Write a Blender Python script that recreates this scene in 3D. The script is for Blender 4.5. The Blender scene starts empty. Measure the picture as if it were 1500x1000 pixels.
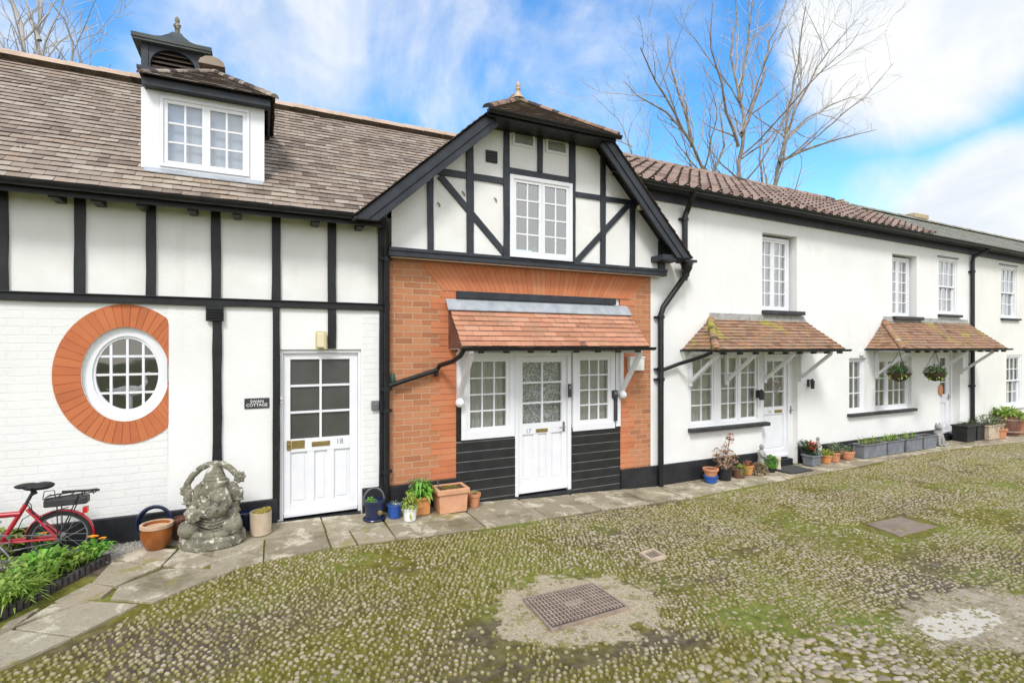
import bpy, math, random
import numpy as np
from mathutils import Vector, Matrix, noise as mnoise
from mathutils.geometry import tessellate_polygon
random.seed(7); RNG = np.random.default_rng(7)
sc = bpy.context.scene; COL = sc.collection
R = math.radians; PI = math.pi
# ------------------------------------------------------------------ camera geometry (x along the facades, y away from the camera)
F = 760.; HX = 750.; HY = 506.; TH = math.atan2(1580, 760); SN = math.sin(TH); CS = math.cos(TH); CZ = 2.15
WY = 6.40                                            # plane of the facades
def at(px, py, Y=WY):                                # a pixel of the photo, at a known depth plane
    u = (px-HX)/F; v = (HY-py)/F
    s = Y*(CS+SN*u)/(SN-CS*u)
    return Vector((s, Y, CZ+v*(CS*s+SN*Y)))
def sx(px, Y=WY): return at(px, 500, Y).x
GP = [(-90, .17), (-1.5, .17), (.6, .15), (3.56, .024), (5.7, -.084), (9, -.05), (15.3, -.036), (120, -.036)]
def g(s):                                            # height of the yard along the facades
    for (a, b), (c, d) in zip(GP, GP[1:]):
        if s <= c: return b+(d-b)*(s-a)/(c-a)
    return GP[-1][1]
def gp(px, py):                                      # a pixel, on the ground
    u = (px-HX)/F; v = (HY-py)/F; z = 0.
    for _ in range(30):
        Z = (z-CZ)/v; X = u*Z; s = SN*X+CS*Z; y = SN*Z-CS*X; z = g(s)
    return Vector((s, y, z))
def pj(s, y, z):
    X = SN*s-CS*y; Z = CS*s+SN*y
    return HX+F*X/Z, HY-F*(z-CZ)/Z
# ------------------------------------------------------------------ materials
def L(r, g_, b):                                     # sRGB 0-255 to linear
    f = lambda c: (c/255/12.92) if c <= 10 else ((c/255+.055)/1.055)**2.4
    return (f(r), f(g_), f(b), 1)
def C4(c): return tuple(c)+(1,) if len(c) == 3 else tuple(c)
class NT:
    def __init__(s, name):
        s.m = bpy.data.materials.new(name); s.m.use_nodes = True; s.t = s.m.node_tree; s.t.nodes.clear()
        s.out = s.n('ShaderNodeOutputMaterial')
    def n(s, t, **kw):
        nd = s.t.nodes.new(t)
        for k, v in kw.items(): setattr(nd, k, v)
        return nd
    def l(s, a, b): s.t.links.new(a, b)
    def put(s, sock, v):
        if isinstance(v, bpy.types.NodeSocket): s.l(v, sock)
        else: sock.default_value = v
    def noise(s, scale, det=4, rough=.55, vec=None, dist=0):
        nd = s.n('ShaderNodeTexNoise'); nd.inputs['Scale'].default_value = scale; nd.inputs['Detail'].default_value = det
        nd.inputs['Roughness'].default_value = rough; nd.inputs['Distortion'].default_value = dist
        s.l(vec if vec else s.pos(), nd.inputs['Vector']); return nd.outputs['Fac']
    def pos(s):
        if not hasattr(s, '_p'): s._p = s.n('ShaderNodeNewGeometry').outputs['Position']
        return s._p
    def mapr(s, v, a, b, c=0., d=1., smooth=True):
        nd = s.n('ShaderNodeMapRange'); nd.interpolation_type = 'SMOOTHSTEP' if smooth else 'LINEAR'
        s.put(nd.inputs[0], v)
        for i, x in enumerate((a, b, c, d)): s.put(nd.inputs[i+1], x)
        return nd.outputs[0]
    def math(s, op, a, b=0., clamp=False):
        nd = s.n('ShaderNodeMath', operation=op); nd.use_clamp = clamp; s.put(nd.inputs[0], a); s.put(nd.inputs[1], b); return nd.outputs[0]
    def mix(s, f, a, b, mode='MIX'):
        nd = s.n('ShaderNodeMix', data_type='RGBA', blend_type=mode)
        s.put(nd.inputs[0], f); s.put(nd.inputs[6], C4(a) if not isinstance(a, bpy.types.NodeSocket) else a)
        s.put(nd.inputs[7], C4(b) if not isinstance(b, bpy.types.NodeSocket) else b); return nd.outputs[2]
    def ramp(s, f, cols):
        nd = s.n('ShaderNodeValToRGB'); e = nd.color_ramp.elements
        ps = [i/(len(cols)-1) for i in range(len(cols))] if not isinstance(cols[0][1], (tuple, list)) else [c[0] for c in cols]
        cs = cols if not isinstance(cols[0][1], (tuple, list)) else [c[1] for c in cols]
        e[0].position = ps[0]; e[0].color = C4(cs[0]); e[1].position = ps[-1]; e[1].color = C4(cs[-1])
        for p, c in list(zip(ps, cs))[1:-1]: q = e.new(p); q.color = C4(c)
        s.put(nd.inputs[0], f); return nd.outputs[0]
    def attr(s, name='rnd'):
        nd = s.n('ShaderNodeAttribute'); nd.attribute_name = name; return nd.outputs['Fac']
    def bump(s, h, strength=.5, dist=.01, prev=None):
        nd = s.n('ShaderNodeBump'); nd.inputs['Strength'].default_value = strength; nd.inputs['Distance'].default_value = dist
        s.l(h, nd.inputs['Height'])
        if prev: s.l(prev, nd.inputs['Normal'])
        return nd.outputs[0]
    def bsdf(s, col, rough=.6, metal=0., normal=None, spec=.5, **kw):
        b = s.n('ShaderNodeBsdfPrincipled'); s.put(b.inputs['Base Color'], col if isinstance(col, bpy.types.NodeSocket) else C4(col))
        s.put(b.inputs['Roughness'], rough); b.inputs['Metallic'].default_value = metal; b.inputs['Specular IOR Level'].default_value = spec
        for k, v in kw.items(): b.inputs[k].default_value = v
        if normal: s.l(normal, b.inputs['Normal'])
        s.l(b.outputs[0], s.out.inputs[0]); return b
def mk(name, cols, rough=.6, metal=0., ns=5., na=.25, bump=0., bs=60., attr=False, stains=(), spec=.4, trans=0., streak=None):
    """cols: ramp; driven by the per-face random value (attr) and/or by noise; stains: (colour, scale, lo, hi)"""
    t = NT(name); f = t.noise(ns, 5)
    f = t.mapr(f, .3, .7, 0, 1, False)
    if attr:
        f = t.math('ADD', t.math('MULTIPLY', t.attr(), 1-na), t.math('MULTIPLY', f, na))
    c = t.ramp(f, cols) if len(cols) > 1 else t.mix(f, [x*(1-na) for x in cols[0][:3]], [min(1, x*(1+na)) for x in cols[0][:3]])
    for i, (sc_, sl, lo, hi) in enumerate(stains):
        m = t.mapr(t.noise(sl, 6, .62, dist=.3), lo, hi); c = t.mix(m, c, sc_)
    if streak:                                          # rain streaks: noise drawn out downwards
        vm = t.n('ShaderNodeVectorMath', operation='MULTIPLY'); t.l(t.pos(), vm.inputs[0]); vm.inputs[1].default_value = (9, 9, .55)
        m = t.math('MULTIPLY', t.mapr(t.noise(1, 5, .65, vm.outputs[0]), .5, .72), t.mapr(t.noise(.9, 4), .42, .66)); c = t.mix(t.math('MULTIPLY', m, streak[1]), c, streak[0])
    nm = t.bump(t.noise(bs, 5, .6), min(1, bump), .01) if bump else None
    b = t.bsdf(c, rough, metal, nm, spec)
    if trans:
        tr = t.n('ShaderNodeBsdfTranslucent'); t.l(c, tr.inputs[0]); mx = t.n('ShaderNodeMixShader'); mx.inputs[0].default_value = trans
        t.l(b.outputs[0], mx.inputs[1]); t.l(tr.outputs[0], mx.inputs[2]); t.l(mx.outputs[0], t.out.inputs[0])
    return t.m
MT = {}
MT['render'] = mk('white_render', [(.75, .75, .745), (.83, .83, .825)], .85, ns=1.3, bump=.35, bs=45, stains=[((.68, .66, .61), 1.7, .62, .85), ((.55, .52, .46), 13, .70, .80)], streak=((.60, .60, .59), .26))
MT['cream'] = mk('cream_render', [(.73, .72, .69), (.82, .81, .785)], .85, ns=1.0, bump=.4, bs=30, stains=[((.70, .65, .56), 2.2, .62, .85)], streak=((.58, .57, .54), .35))
MT['panel'] = mk('painted_infill', [(.72, .72, .70), (.82, .82, .81)], .8, ns=2.2, bump=.3, bs=14, stains=[((.60, .58, .52), 3.1, .68, .8), ((.5, .48, .42), 17, .72, .80)], streak=((.60, .59, .57), .35))
MT['white'] = mk('white_gloss_paint', [(.74, .75, .79), (.80, .81, .84)], .38, ns=4, bump=.05, bs=30)
MT['whitemetal'] = mk('white_metal', [(.74, .75, .77), (.8, .81, .83)], .35, ns=4)
MT['black'] = mk('black_timber_paint', [(.007, .0075, .009), (.016, .017, .019)], .45, ns=9, bump=.25, bs=55)
MT['board'] = mk('black_board_paint', [(.014, .015, .017), (.026, .027, .03)], .28, ns=7, bump=.15, bs=50, spec=.6)
MT['skylit'] = mk('skylit_board_edge', [(.10, .10, .105), (.20, .20, .205)], .6, ns=9)  # paler grey painting in the skylight on the boards' top chamfers
MT['slateblue'] = mk('blue_black_timber_paint', [(.015, .019, .027), (.034, .040, .052)], .48, ns=6, bump=.2, bs=50)
MT['plinth'] = mk('black_masonry_paint', [(.010, .011, .014), (.025, .026, .031)], .55, ns=5, bump=.5, bs=22, stains=[((.09, .09, .085), 3.5, .66, .85)])
MT['pipe'] = mk('black_cast_iron', [(.008, .0085, .01), (.017, .018, .02)], .38, ns=12, bump=.1, bs=60)
MT['lead'] = mk('lead_sheet', [(.30, .33, .37), (.46, .49, .53)], .45, ns=6, metal=.2, bump=.2, bs=25)
MT['sill'] = mk('dark_sill', [(.02, .021, .024), (.05, .05, .055)], .6, ns=8)
MT['brass'] = mk('dull_brass', [(.30, .22, .08), (.45, .34, .14)], .4, metal=.8, ns=20)
MT['chrome'] = mk('grey_metal', [(.22, .22, .23), (.4, .4, .41)], .35, metal=.8, ns=20)
MT['grey'] = mk('grey_plastic', [(.10, .10, .11), (.17, .17, .18)], .5)
MT['darkgrey'] = mk('dark_grey_plastic', [(.03, .03, .033), (.05, .05, .055)], .5)
MT['figure'] = mk('grey_figures', [(.28, .29, .33)], .5)
MT['signtext'] = mk('white_lettering', [(.78, .78, .76)], .6)
MT['lamp'] = mk('cream_lamp', [(.50, .42, .22), (.62, .54, .32)], .35, ns=14, spec=.5)
MT['inside'] = mk('dim_room', [(.05, .048, .045), (.09, .085, .08)], .9)
def curtain_mat(name, a, b, trans=.3): return mk(name, [a, b], .9, ns=9, trans=trans)
MT['curtain'] = curtain_mat('pale_curtain', (.66, .65, .60), (.8, .79, .75))
MT['curtain2'] = curtain_mat('grey_curtain', (.34, .36, .38), (.52, .54, .55))
MT['blind'] = curtain_mat('pale_blind', (.70, .74, .80), (.80, .83, .88))
def glass_mat(name, refl=.10, tint=(.93, .96, .98)):
    t = NT(name); fr = t.n('ShaderNodeLayerWeight'); fr.inputs[0].default_value = .3
    f = t.mapr(fr.outputs['Facing'], 0, 1, refl, .85, False)
    a = t.n('ShaderNodeBsdfTransparent'); a.inputs[0].default_value = C4(tint)
    b = t.n('ShaderNodeBsdfGlossy'); b.inputs['Roughness'].default_value = .03
    nm = t.bump(t.noise(3.0, 2), .06, .02); t.l(nm, b.inputs['Normal'])
    mx = t.n('ShaderNodeMixShader'); t.l(f, mx.inputs[0]); t.l(a.outputs[0], mx.inputs[1]); t.l(b.outputs[0], mx.inputs[2]); t.l(mx.outputs[0], t.out.inputs[0])
    return t.m
MT['glass'] = glass_mat('window_glass', .19)
MT['glass_hi'] = glass_mat('sky_lit_window_glass', .34)
def frosted():
    t = NT('frosted_glass'); c = t.mix(t.noise(3, 3), (.045, .046, .042), (.10, .10, .095))
    t.bsdf(c, .16, 0, t.bump(t.noise(260, 2), .25, .003), .5); return t.m
MT['frosted'] = frosted()
def lace():
    t = NT('lace_curtain'); vo = t.n('ShaderNodeTexVoronoi'); vo.inputs['Scale'].default_value = 42; t.l(t.pos(), vo.inputs['Vector'])
    m = t.mapr(t.math('ADD', vo.outputs['Distance'], t.math('MULTIPLY', t.noise(14, 4), .8)), .60, 1.05)
    t.bsdf(t.mix(m, (.72, .73, .73), (.26, .27, .27)), .9); return t.m
MT['lace'] = lace()
def brick_mat(name, paint=None):
    t = NT(name); sp = t.n('ShaderNodeSeparateXYZ'); t.l(t.pos(), sp.inputs[0])
    cb = t.n('ShaderNodeCombineXYZ'); wob = t.math('MULTIPLY', t.math('SUBTRACT', t.noise(5, 3), .5), .012)
    t.l(t.math('ADD', sp.outputs[0], wob), cb.inputs[0]); t.l(t.math('ADD', sp.outputs[2], wob), cb.inputs[1])
    br = t.n('ShaderNodeTexBrick'); t.l(cb.outputs[0], br.inputs['Vector']); br.inputs['Scale'].default_value = 1
    br.inputs['Mortar Size'].default_value = .0055; br.inputs['Mortar Smooth'].default_value = .25
    br.inputs['Brick Width'].default_value = .226; br.inputs['Row Height'].default_value = .0775; br.inputs['Bias'].default_value = 0
    inv = t.math('SUBTRACT', 1., br.outputs['Fac'])
    if paint:
        c = t.mix(t.noise(2, 4), (.70, .71, .71), (.82, .82, .81))
        c = t.mix(t.mapr(t.noise(2.4, 5), .62, .8), c, (.64, .63, .59))
        ht = t.math('ADD', t.math('MULTIPLY', inv, t.mapr(t.noise(1.3, 2), .35, .65, .25, 1)), t.math('MULTIPLY', t.noise(28, 4), .6))
        t.bsdf(c, .7, 0, t.bump(ht, .6, .008)); return t.m
    br.inputs['Color1'].default_value = (0, 0, 0, 1); br.inputs['Color2'].default_value = (1, 1, 1, 1); br.inputs['Mortar'].default_value = (.5, .5, .5, 1)
    col = t.ramp(br.outputs['Color'], [(0, (.34, .135, .07)), (.25, (.45, .18, .085)), (.6, (.52, .215, .10)), (1, (.54, .25, .125))])
    col = t.mix(t.mapr(t.noise(1.2, 5), .35, .75, 0, .5), col, (.55, .235, .105))
    col = t.mix(t.math('MULTIPLY', t.noise(40, 5), .35), col, (.22, .08, .04))
    col = t.mix(t.mapr(t.noise(2.5, 6), .62, .80, 0, .35), col, (.50, .38, .28))
    col = t.mix(br.outputs['Fac'], col, (.50, .34, .22))
    t.bsdf(col, .85, 0, t.bump(t.math('ADD', inv, t.math('MULTIPLY', t.noise(70, 4), .4)), .6, .008)); return t.m
MT['brick'] = brick_mat('orange_red_brick'); MT['pbrick'] = brick_mat('white_painted_brick', True)
MT['rubbed'] = mk('rubbed_red_brick', [(.45, .15, .07), (.53, .185, .085), (.56, .21, .10), (.53, .245, .13)], .85, ns=3.5, na=.4, bump=.3, bs=60, attr=True, stains=[((.50, .42, .34), 4.5, .70, .8)])
MT['ring'] = mk('orange_red_brick_ring', [(.40, .12, .05), (.51, .155, .06), (.55, .185, .075)], .8, ns=3.5, na=.55, bump=.3, bs=50, attr=True, stains=[((.42, .36, .29), 4.0, .70, .82)])
DK = (.06, .046, .037)  # dark butt ends: grime, with the shadow line of each course painted in
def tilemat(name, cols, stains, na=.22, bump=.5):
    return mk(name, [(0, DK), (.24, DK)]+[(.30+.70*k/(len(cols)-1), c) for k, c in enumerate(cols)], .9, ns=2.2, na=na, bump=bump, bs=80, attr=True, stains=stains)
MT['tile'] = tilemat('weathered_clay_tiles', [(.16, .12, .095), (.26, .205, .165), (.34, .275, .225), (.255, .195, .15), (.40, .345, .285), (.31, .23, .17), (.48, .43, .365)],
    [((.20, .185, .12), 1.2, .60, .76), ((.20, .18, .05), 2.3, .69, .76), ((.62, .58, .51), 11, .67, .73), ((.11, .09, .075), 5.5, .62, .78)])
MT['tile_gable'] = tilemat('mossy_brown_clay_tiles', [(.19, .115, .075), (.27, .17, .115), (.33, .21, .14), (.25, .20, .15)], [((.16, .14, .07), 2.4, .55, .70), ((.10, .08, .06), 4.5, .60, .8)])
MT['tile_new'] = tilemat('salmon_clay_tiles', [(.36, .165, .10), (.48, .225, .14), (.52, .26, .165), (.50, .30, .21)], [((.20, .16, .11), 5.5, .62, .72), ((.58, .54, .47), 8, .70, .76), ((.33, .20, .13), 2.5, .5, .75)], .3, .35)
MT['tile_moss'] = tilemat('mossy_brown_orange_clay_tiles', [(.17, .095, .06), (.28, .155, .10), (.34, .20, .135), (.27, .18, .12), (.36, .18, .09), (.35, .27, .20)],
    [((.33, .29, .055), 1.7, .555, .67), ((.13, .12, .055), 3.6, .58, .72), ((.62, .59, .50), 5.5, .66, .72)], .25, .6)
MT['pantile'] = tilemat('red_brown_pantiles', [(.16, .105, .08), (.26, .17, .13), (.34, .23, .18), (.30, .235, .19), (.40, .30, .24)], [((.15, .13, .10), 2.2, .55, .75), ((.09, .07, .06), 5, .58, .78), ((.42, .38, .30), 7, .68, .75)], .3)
MT['slate'] = mk('lichened_slates', [(.16, .16, .13), (.23, .225, .185), (.29, .28, .22)], .8, ns=2.2, na=.4, bump=.4, bs=60, attr=True, stains=[((.30, .29, .14), 2.2, .55, .75), ((.36, .34, .28), 6, .65, .75)])
MT['ridge'] = mk('lichened_ridge_tiles', [(.40, .30, .235), (.55, .42, .33), (.50, .34, .25)], .9, ns=6, na=.5, bump=.4, bs=60, attr=True, stains=[((.22, .21, .1), 4, .62, .75)])
MT['terracotta'] = mk('terracotta', [(.46, .19, .095), (.58, .27, .15)], .8, ns=7, bump=.2, bs=60, stains=[((.55, .44, .34), 9, .66, .8)])
MT['terracotta_pale'] = mk('pale_terracotta', [(.54, .27, .15), (.66, .37, .23)], .8, ns=6, bump=.2, bs=60, stains=[((.40, .33, .15), 9, .68, .8)])
MT['finial'] = mk('buff_terracotta', [(.42, .31, .22), (.56, .43, .31)], .85, ns=14, bump=.3)
MT['glaze'] = mk('amber_glaze', [(.20, .06, .013), (.34, .11, .022)], .22, ns=7, spec=.6)
MT['rim'] = mk('unglazed_rim', [(.44, .29, .19), (.55, .38, .27)], .8, ns=12)
MT['navy'] = mk('navy_glaze', [(.012, .018, .05), (.02, .03, .085)], .25, ns=6, spec=.6)
MT['blue'] = mk('blue_glaze', [(.02, .075, .30), (.035, .11, .40)], .35, ns=6)
MT['whitepot'] = mk('white_plastic', [(.74, .76, .78), (.82, .83, .84)], .4)
MT['orangepot'] = mk('orange_pottery', [(.52, .22, .07), (.62, .29, .11)], .7, ns=7, bump=.15)
MT['soil'] = mk('soil', [(.035, .025, .017), (.075, .055, .04)], .95, ns=30, bump=.8, bs=60)
MT['moss'] = mk('moss', [(.15, .13, .02), (.26, .22, .04), (.33, .25, .06)], .95, ns=30, bump=.8, bs=90)
MT['zinc'] = mk('grey_planter', [(.13, .14, .16), (.21, .225, .25)], .6, ns=8, bump=.25, bs=40)
MT['blackbox'] = mk('black_planter', [(.012, .012, .014), (.03, .03, .034)], .5, ns=8, bump=.2)
MT['buff'] = mk('buff_stone', [(.42, .33, .23), (.58, .48, .36)], .9, ns=9, bump=.5, bs=40, stains=[((.24, .2, .12), 7, .6, .8)])
MT['barrel'] = mk('red_brown_wood', [(.11, .05, .035), (.19, .085, .06)], .7, ns=9, bump=.3)
MT['coir'] = mk('coir_basket', [(.05, .03, .018), (.10, .065, .04)], .95, ns=30, bump=.9, bs=70)
MT['red'] = mk('red_enamel', [(.34, .012, .024), (.42, .02, .034)], .25, ns=3, spec=.6)
MT['redlens'] = mk('red_reflector', [(.55, .02, .015)], .25)
MT['rubber'] = mk('black_rubber', [(.014, .014, .015), (.024, .024, .025)], .7, ns=20, bump=.2)
MT['tyrewall'] = mk('grey_tyre_wall', [(.09, .095, .10), (.15, .155, .16)], .6, ns=20)
MT['mat'] = mk('door_mat', [(.045, .045, .045), (.08, .08, .078)], .95, ns=60, bump=.8, bs=200)
MT['mound'] = mk('dry_stalks', [(.24, .17, .10), (.40, .31, .20), (.50, .40, .28)], .9, na=.3, attr=True)
def leafm(name, cols, trans=.25): return mk(name, cols, .55, na=.25, ns=12, attr=True, trans=trans)
MT['leaf'] = leafm('green_leaves', [(.10, .18, .028), (.21, .34, .05), (.33, .48, .09), (.44, .56, .16)], .4)
MT['leaf_y'] = leafm('yellow_green_leaves', [(.16, .24, .03), (.30, .38, .06), (.44, .46, .10)])
MT['leaf_d'] = leafm('dark_leaves', [(.02, .05, .012), (.05, .11, .025), (.10, .18, .045)])
MT['leaf_b'] = leafm('bright_leaves', [(.08, .24, .025), (.16, .40, .04), (.24, .50, .08)])
MT['leaf_g'] = leafm('grey_green_leaves', [(.09, .13, .06), (.16, .22, .11), (.26, .33, .2)])
MT['dryleaf'] = leafm('dry_brown_flowerheads', [(.22, .10, .05), (.36, .19, .10), (.46, .27, .16), (.5, .36, .2)])
MT['orangefl'] = mk('orange_petals', [(.75, .26, .015), (.85, .38, .03)], .6, attr=True)
MT['redfl'] = mk('red_petals', [(.45, .03, .025), (.62, .08, .05)], .6, attr=True)
MT['pinkleaf'] = leafm('red_brown_leaves', [(.16, .06, .04), (.34, .12, .07), (.44, .24, .14)])
MT['bark'] = mk('grey_brown_bark', [(.13, .10, .07), (.24, .19, .14), (.33, .28, .22)], .95, ns=4, bump=.6, bs=25, stains=[((.30, .27, .14), 1.5, .58, .75)])
MT['twig'] = mk('pale_twigs', [(.34, .31, .28), (.50, .47, .44)], .9, ns=2)
MT['twig2'] = mk('brown_twigs', [(.32, .28, .24), (.50, .46, .41)], .9, ns=2)
MT['edging'] = mk('dark_edging_roll', [(.035, .03, .032), (.10, .085, .085)], .8, ns=25, bump=.6, bs=40)
MT['chimney'] = mk('buff_brick', [(.40, .30, .16), (.52, .42, .26)], .9, ns=6, bump=.4)
MT['stone'] = mk('carved_weathered_stone', [(.10, .094, .068), (.185, .175, .13), (.28, .265, .20)], .95, ns=9, bump=.7, bs=60, stains=[((.05, .048, .035), 7, .55, .72), ((.58, .56, .50), 17, .56, .64)])
MT['stone_l'] = mk('pale_grey_stone', [(.24, .24, .23), (.40, .40, .38)], .9, ns=12, bump=.4, bs=60, stains=[((.12, .12, .11), 7, .6, .8)])
MT['irondark'] = mk('rusty_iron', [(.07, .05, .038), (.13, .095, .07)], .85, ns=10, bump=.3, bs=60)
MT['iron'] = mk('worn_cast_iron', [(.24, .18, .14), (.36, .28, .22)], .75, ns=10, bump=.35, bs=60, stains=[((.08, .06, .05), 3, .60, .75)])
def ell(t, c, a, b, wob, sc_):                      # noisy oval around a spot on the ground, 1 inside
    sp = t.n('ShaderNodeSeparateXYZ'); t.l(t.pos(), sp.inputs[0])
    dx = t.math('DIVIDE', t.math('SUBTRACT', sp.outputs[0], c.x), a); dy = t.math('DIVIDE', t.math('SUBTRACT', sp.outputs[1], c.y), b)
    d = t.math('SQRT', t.math('ADD', t.math('MULTIPLY', dx, dx), t.math('MULTIPLY', dy, dy)))
    d = t.math('ADD', d, t.math('MULTIPLY', t.math('SUBTRACT', t.noise(sc_, 7, .65), .5), wob)); return t.mapr(d, .88, 1.02, 1, 0)
MC = gp(850, 888); CP_ = gp(1455, 905)
def grnd():
    t = NT('mossy_ground'); vm = t.n('ShaderNodeVectorMath', operation='MULTIPLY'); t.l(t.pos(), vm.inputs[0]); vm.inputs[1].default_value = (.42, 1.5, 1); n1 = t.mapr(t.noise(.9, 6, .62, vm.outputs[0], .5), .36, .56); n2 = t.noise(14, 5); n3 = t.noise(55, 6, .7)
    mossc = t.ramp(n2, [(.3, (.105, .088, .013)), (.5, (.185, .16, .024)), (.7, (.26, .24, .045))])
    dirt = t.ramp(n2, [(.3, (.085, .064, .042)), (.5, (.145, .11, .078)), (.72, (.22, .175, .13))])
    c = t.mix(n1, dirt, mossc)
    c = t.mix(t.mapr(t.noise(.55, 5, .6), .48, .62, 0, .95), c, t.ramp(n2, [(.3, (.13, .15, .022)), (.7, (.28, .32, .065))]))
    grit = t.ramp(n3, [(.28, (.22, .16, .085)), (.42, (.45, .36, .23)), (.56, (.62, .52, .37)), (.72, (.75, .67, .53))])
    c = t.mix(ell(t, MC, .80, .56, 1.6, 4.5), c, t.mix(t.mapr(t.noise(7, 6), .56, .68, 0, .6), grit, mossc))
    con = t.ramp(t.noise(9, 7, .7), [(.3, (.22, .165, .09)), (.45, (.40, .33, .22)), (.62, (.56, .48, .36))])
    con = t.mix(ell(t, gp(1405, 912), .62, .16, 2.2, 6.0), con, (.74, .67, .56))
    c = t.mix(ell(t, CP_, 1.05, .46, 1.9, 3.6), c, con)
    c = t.mix(t.math('MULTIPLY', n3, .35), c, (.05, .045, .02))
    t.bsdf(c, .95, 0, t.bump(t.math('ADD', n3, t.math('MULTIPLY', n2, .6)), .8, .02), .2); return t.m
MT['ground'] = grnd()
def cob():
    t = NT('cobbles'); a = t.attr(); n = t.noise(40, 3)
    c = t.ramp(t.math('ADD', t.math('MULTIPLY', a, .8), t.math('MULTIPLY', n, .2)), [(0, (.13, .10, .08)), (.25, (.24, .195, .16)), (.5, (.35, .30, .24)), (.72, (.45, .39, .32)), (.88, (.36, .27, .235)), (1, (.60, .54, .46))])
    geo = t.n('ShaderNodeNewGeometry'); sp = t.n('ShaderNodeSeparateXYZ'); t.l(geo.outputs['Normal'], sp.inputs[0])
    side = t.mapr(sp.outputs[2], .42, .78, .9, 0)                      # moss grows round the flanks of each stone
    m2 = t.mapr(t.noise(.8, 6, .6, dist=.4), .34, .56, .08, .9); m3 = t.mapr(t.noise(9, 4), .45, .7, 0, .6)
    mossc = t.mix(t.noise(.7, 4), (.13, .11, .018), (.26, .235, .04))
    f = t.math('MAXIMUM', side, t.math('MULTIPLY', m2, t.math('ADD', m3, .4)), True)
    t.bsdf(t.mix(f, c, mossc), .75, 0, t.bump(t.noise(120, 4), .4, .004), .35); return t.m
MT['cobble'] = cob()
def slabm():
    t = NT('sandstone_slabs'); a = t.attr(); n = t.noise(2.2, 6, .6)
    c = t.ramp(t.math('ADD', t.math('MULTIPLY', a, .6), t.math('MULTIPLY', n, .4)), [(.1, (.21, .17, .12)), (.4, (.30, .26, .185)), (.65, (.35, .31, .225)), (.9, (.33, .255, .19))])
    c = t.mix(t.mapr(t.noise(3.2, 8, .74, dist=.5), .50, .60, 0, .85), c, (.58, .53, .42))
    c = t.mix(t.mapr(t.noise(1.9, 6, .65), .50, .66, 0, .8), c, (.15, .125, .07))
    c = t.mix(t.mapr(t.noise(2.6, 6, .6, dist=.8), .60, .68, 0, .7), c, (.24, .21, .05))
    c = t.mix(t.mapr(t.noise(38, 6, .7), .52, .68, 0, .55), c, (.13, .105, .065))
    t.bsdf(c, .85, 0, t.bump(t.math('ADD', t.noise(7, 5), t.math('MULTIPLY', t.noise(70, 5), .3)), .55, .012), .3); return t.m
MT['slab'] = slabm()
MT['grit'] = mk('pale_mortar_grit', [(.26, .215, .15), (.42, .36, .27), (.55, .48, .38)], .95, ns=7, bump=.9, bs=55, stains=[((.20, .18, .05), 4.5, .56, .68)])
MT['concrete'] = mk('worn_concrete', [(.34, .32, .28), (.50, .485, .45), (.62, .61, .59)], .9, ns=2.6, bump=.8, bs=25, stains=[((.20, .17, .09), 2.0, .56, .68)])
MT['brownslab'] = mk('brown_stone_slab', [(.19, .145, .11), (.30, .235, .18)], .9, ns=4, bump=.6, bs=40, stains=[((.17, .15, .03), 4, .52, .64)])
MT['gravel'] = mk('grey_gravel', [(.20, .18, .16), (.36, .34, .31), (.46, .44, .41)], .9, ns=60, bump=.6, bs=120, attr=True)
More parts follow.
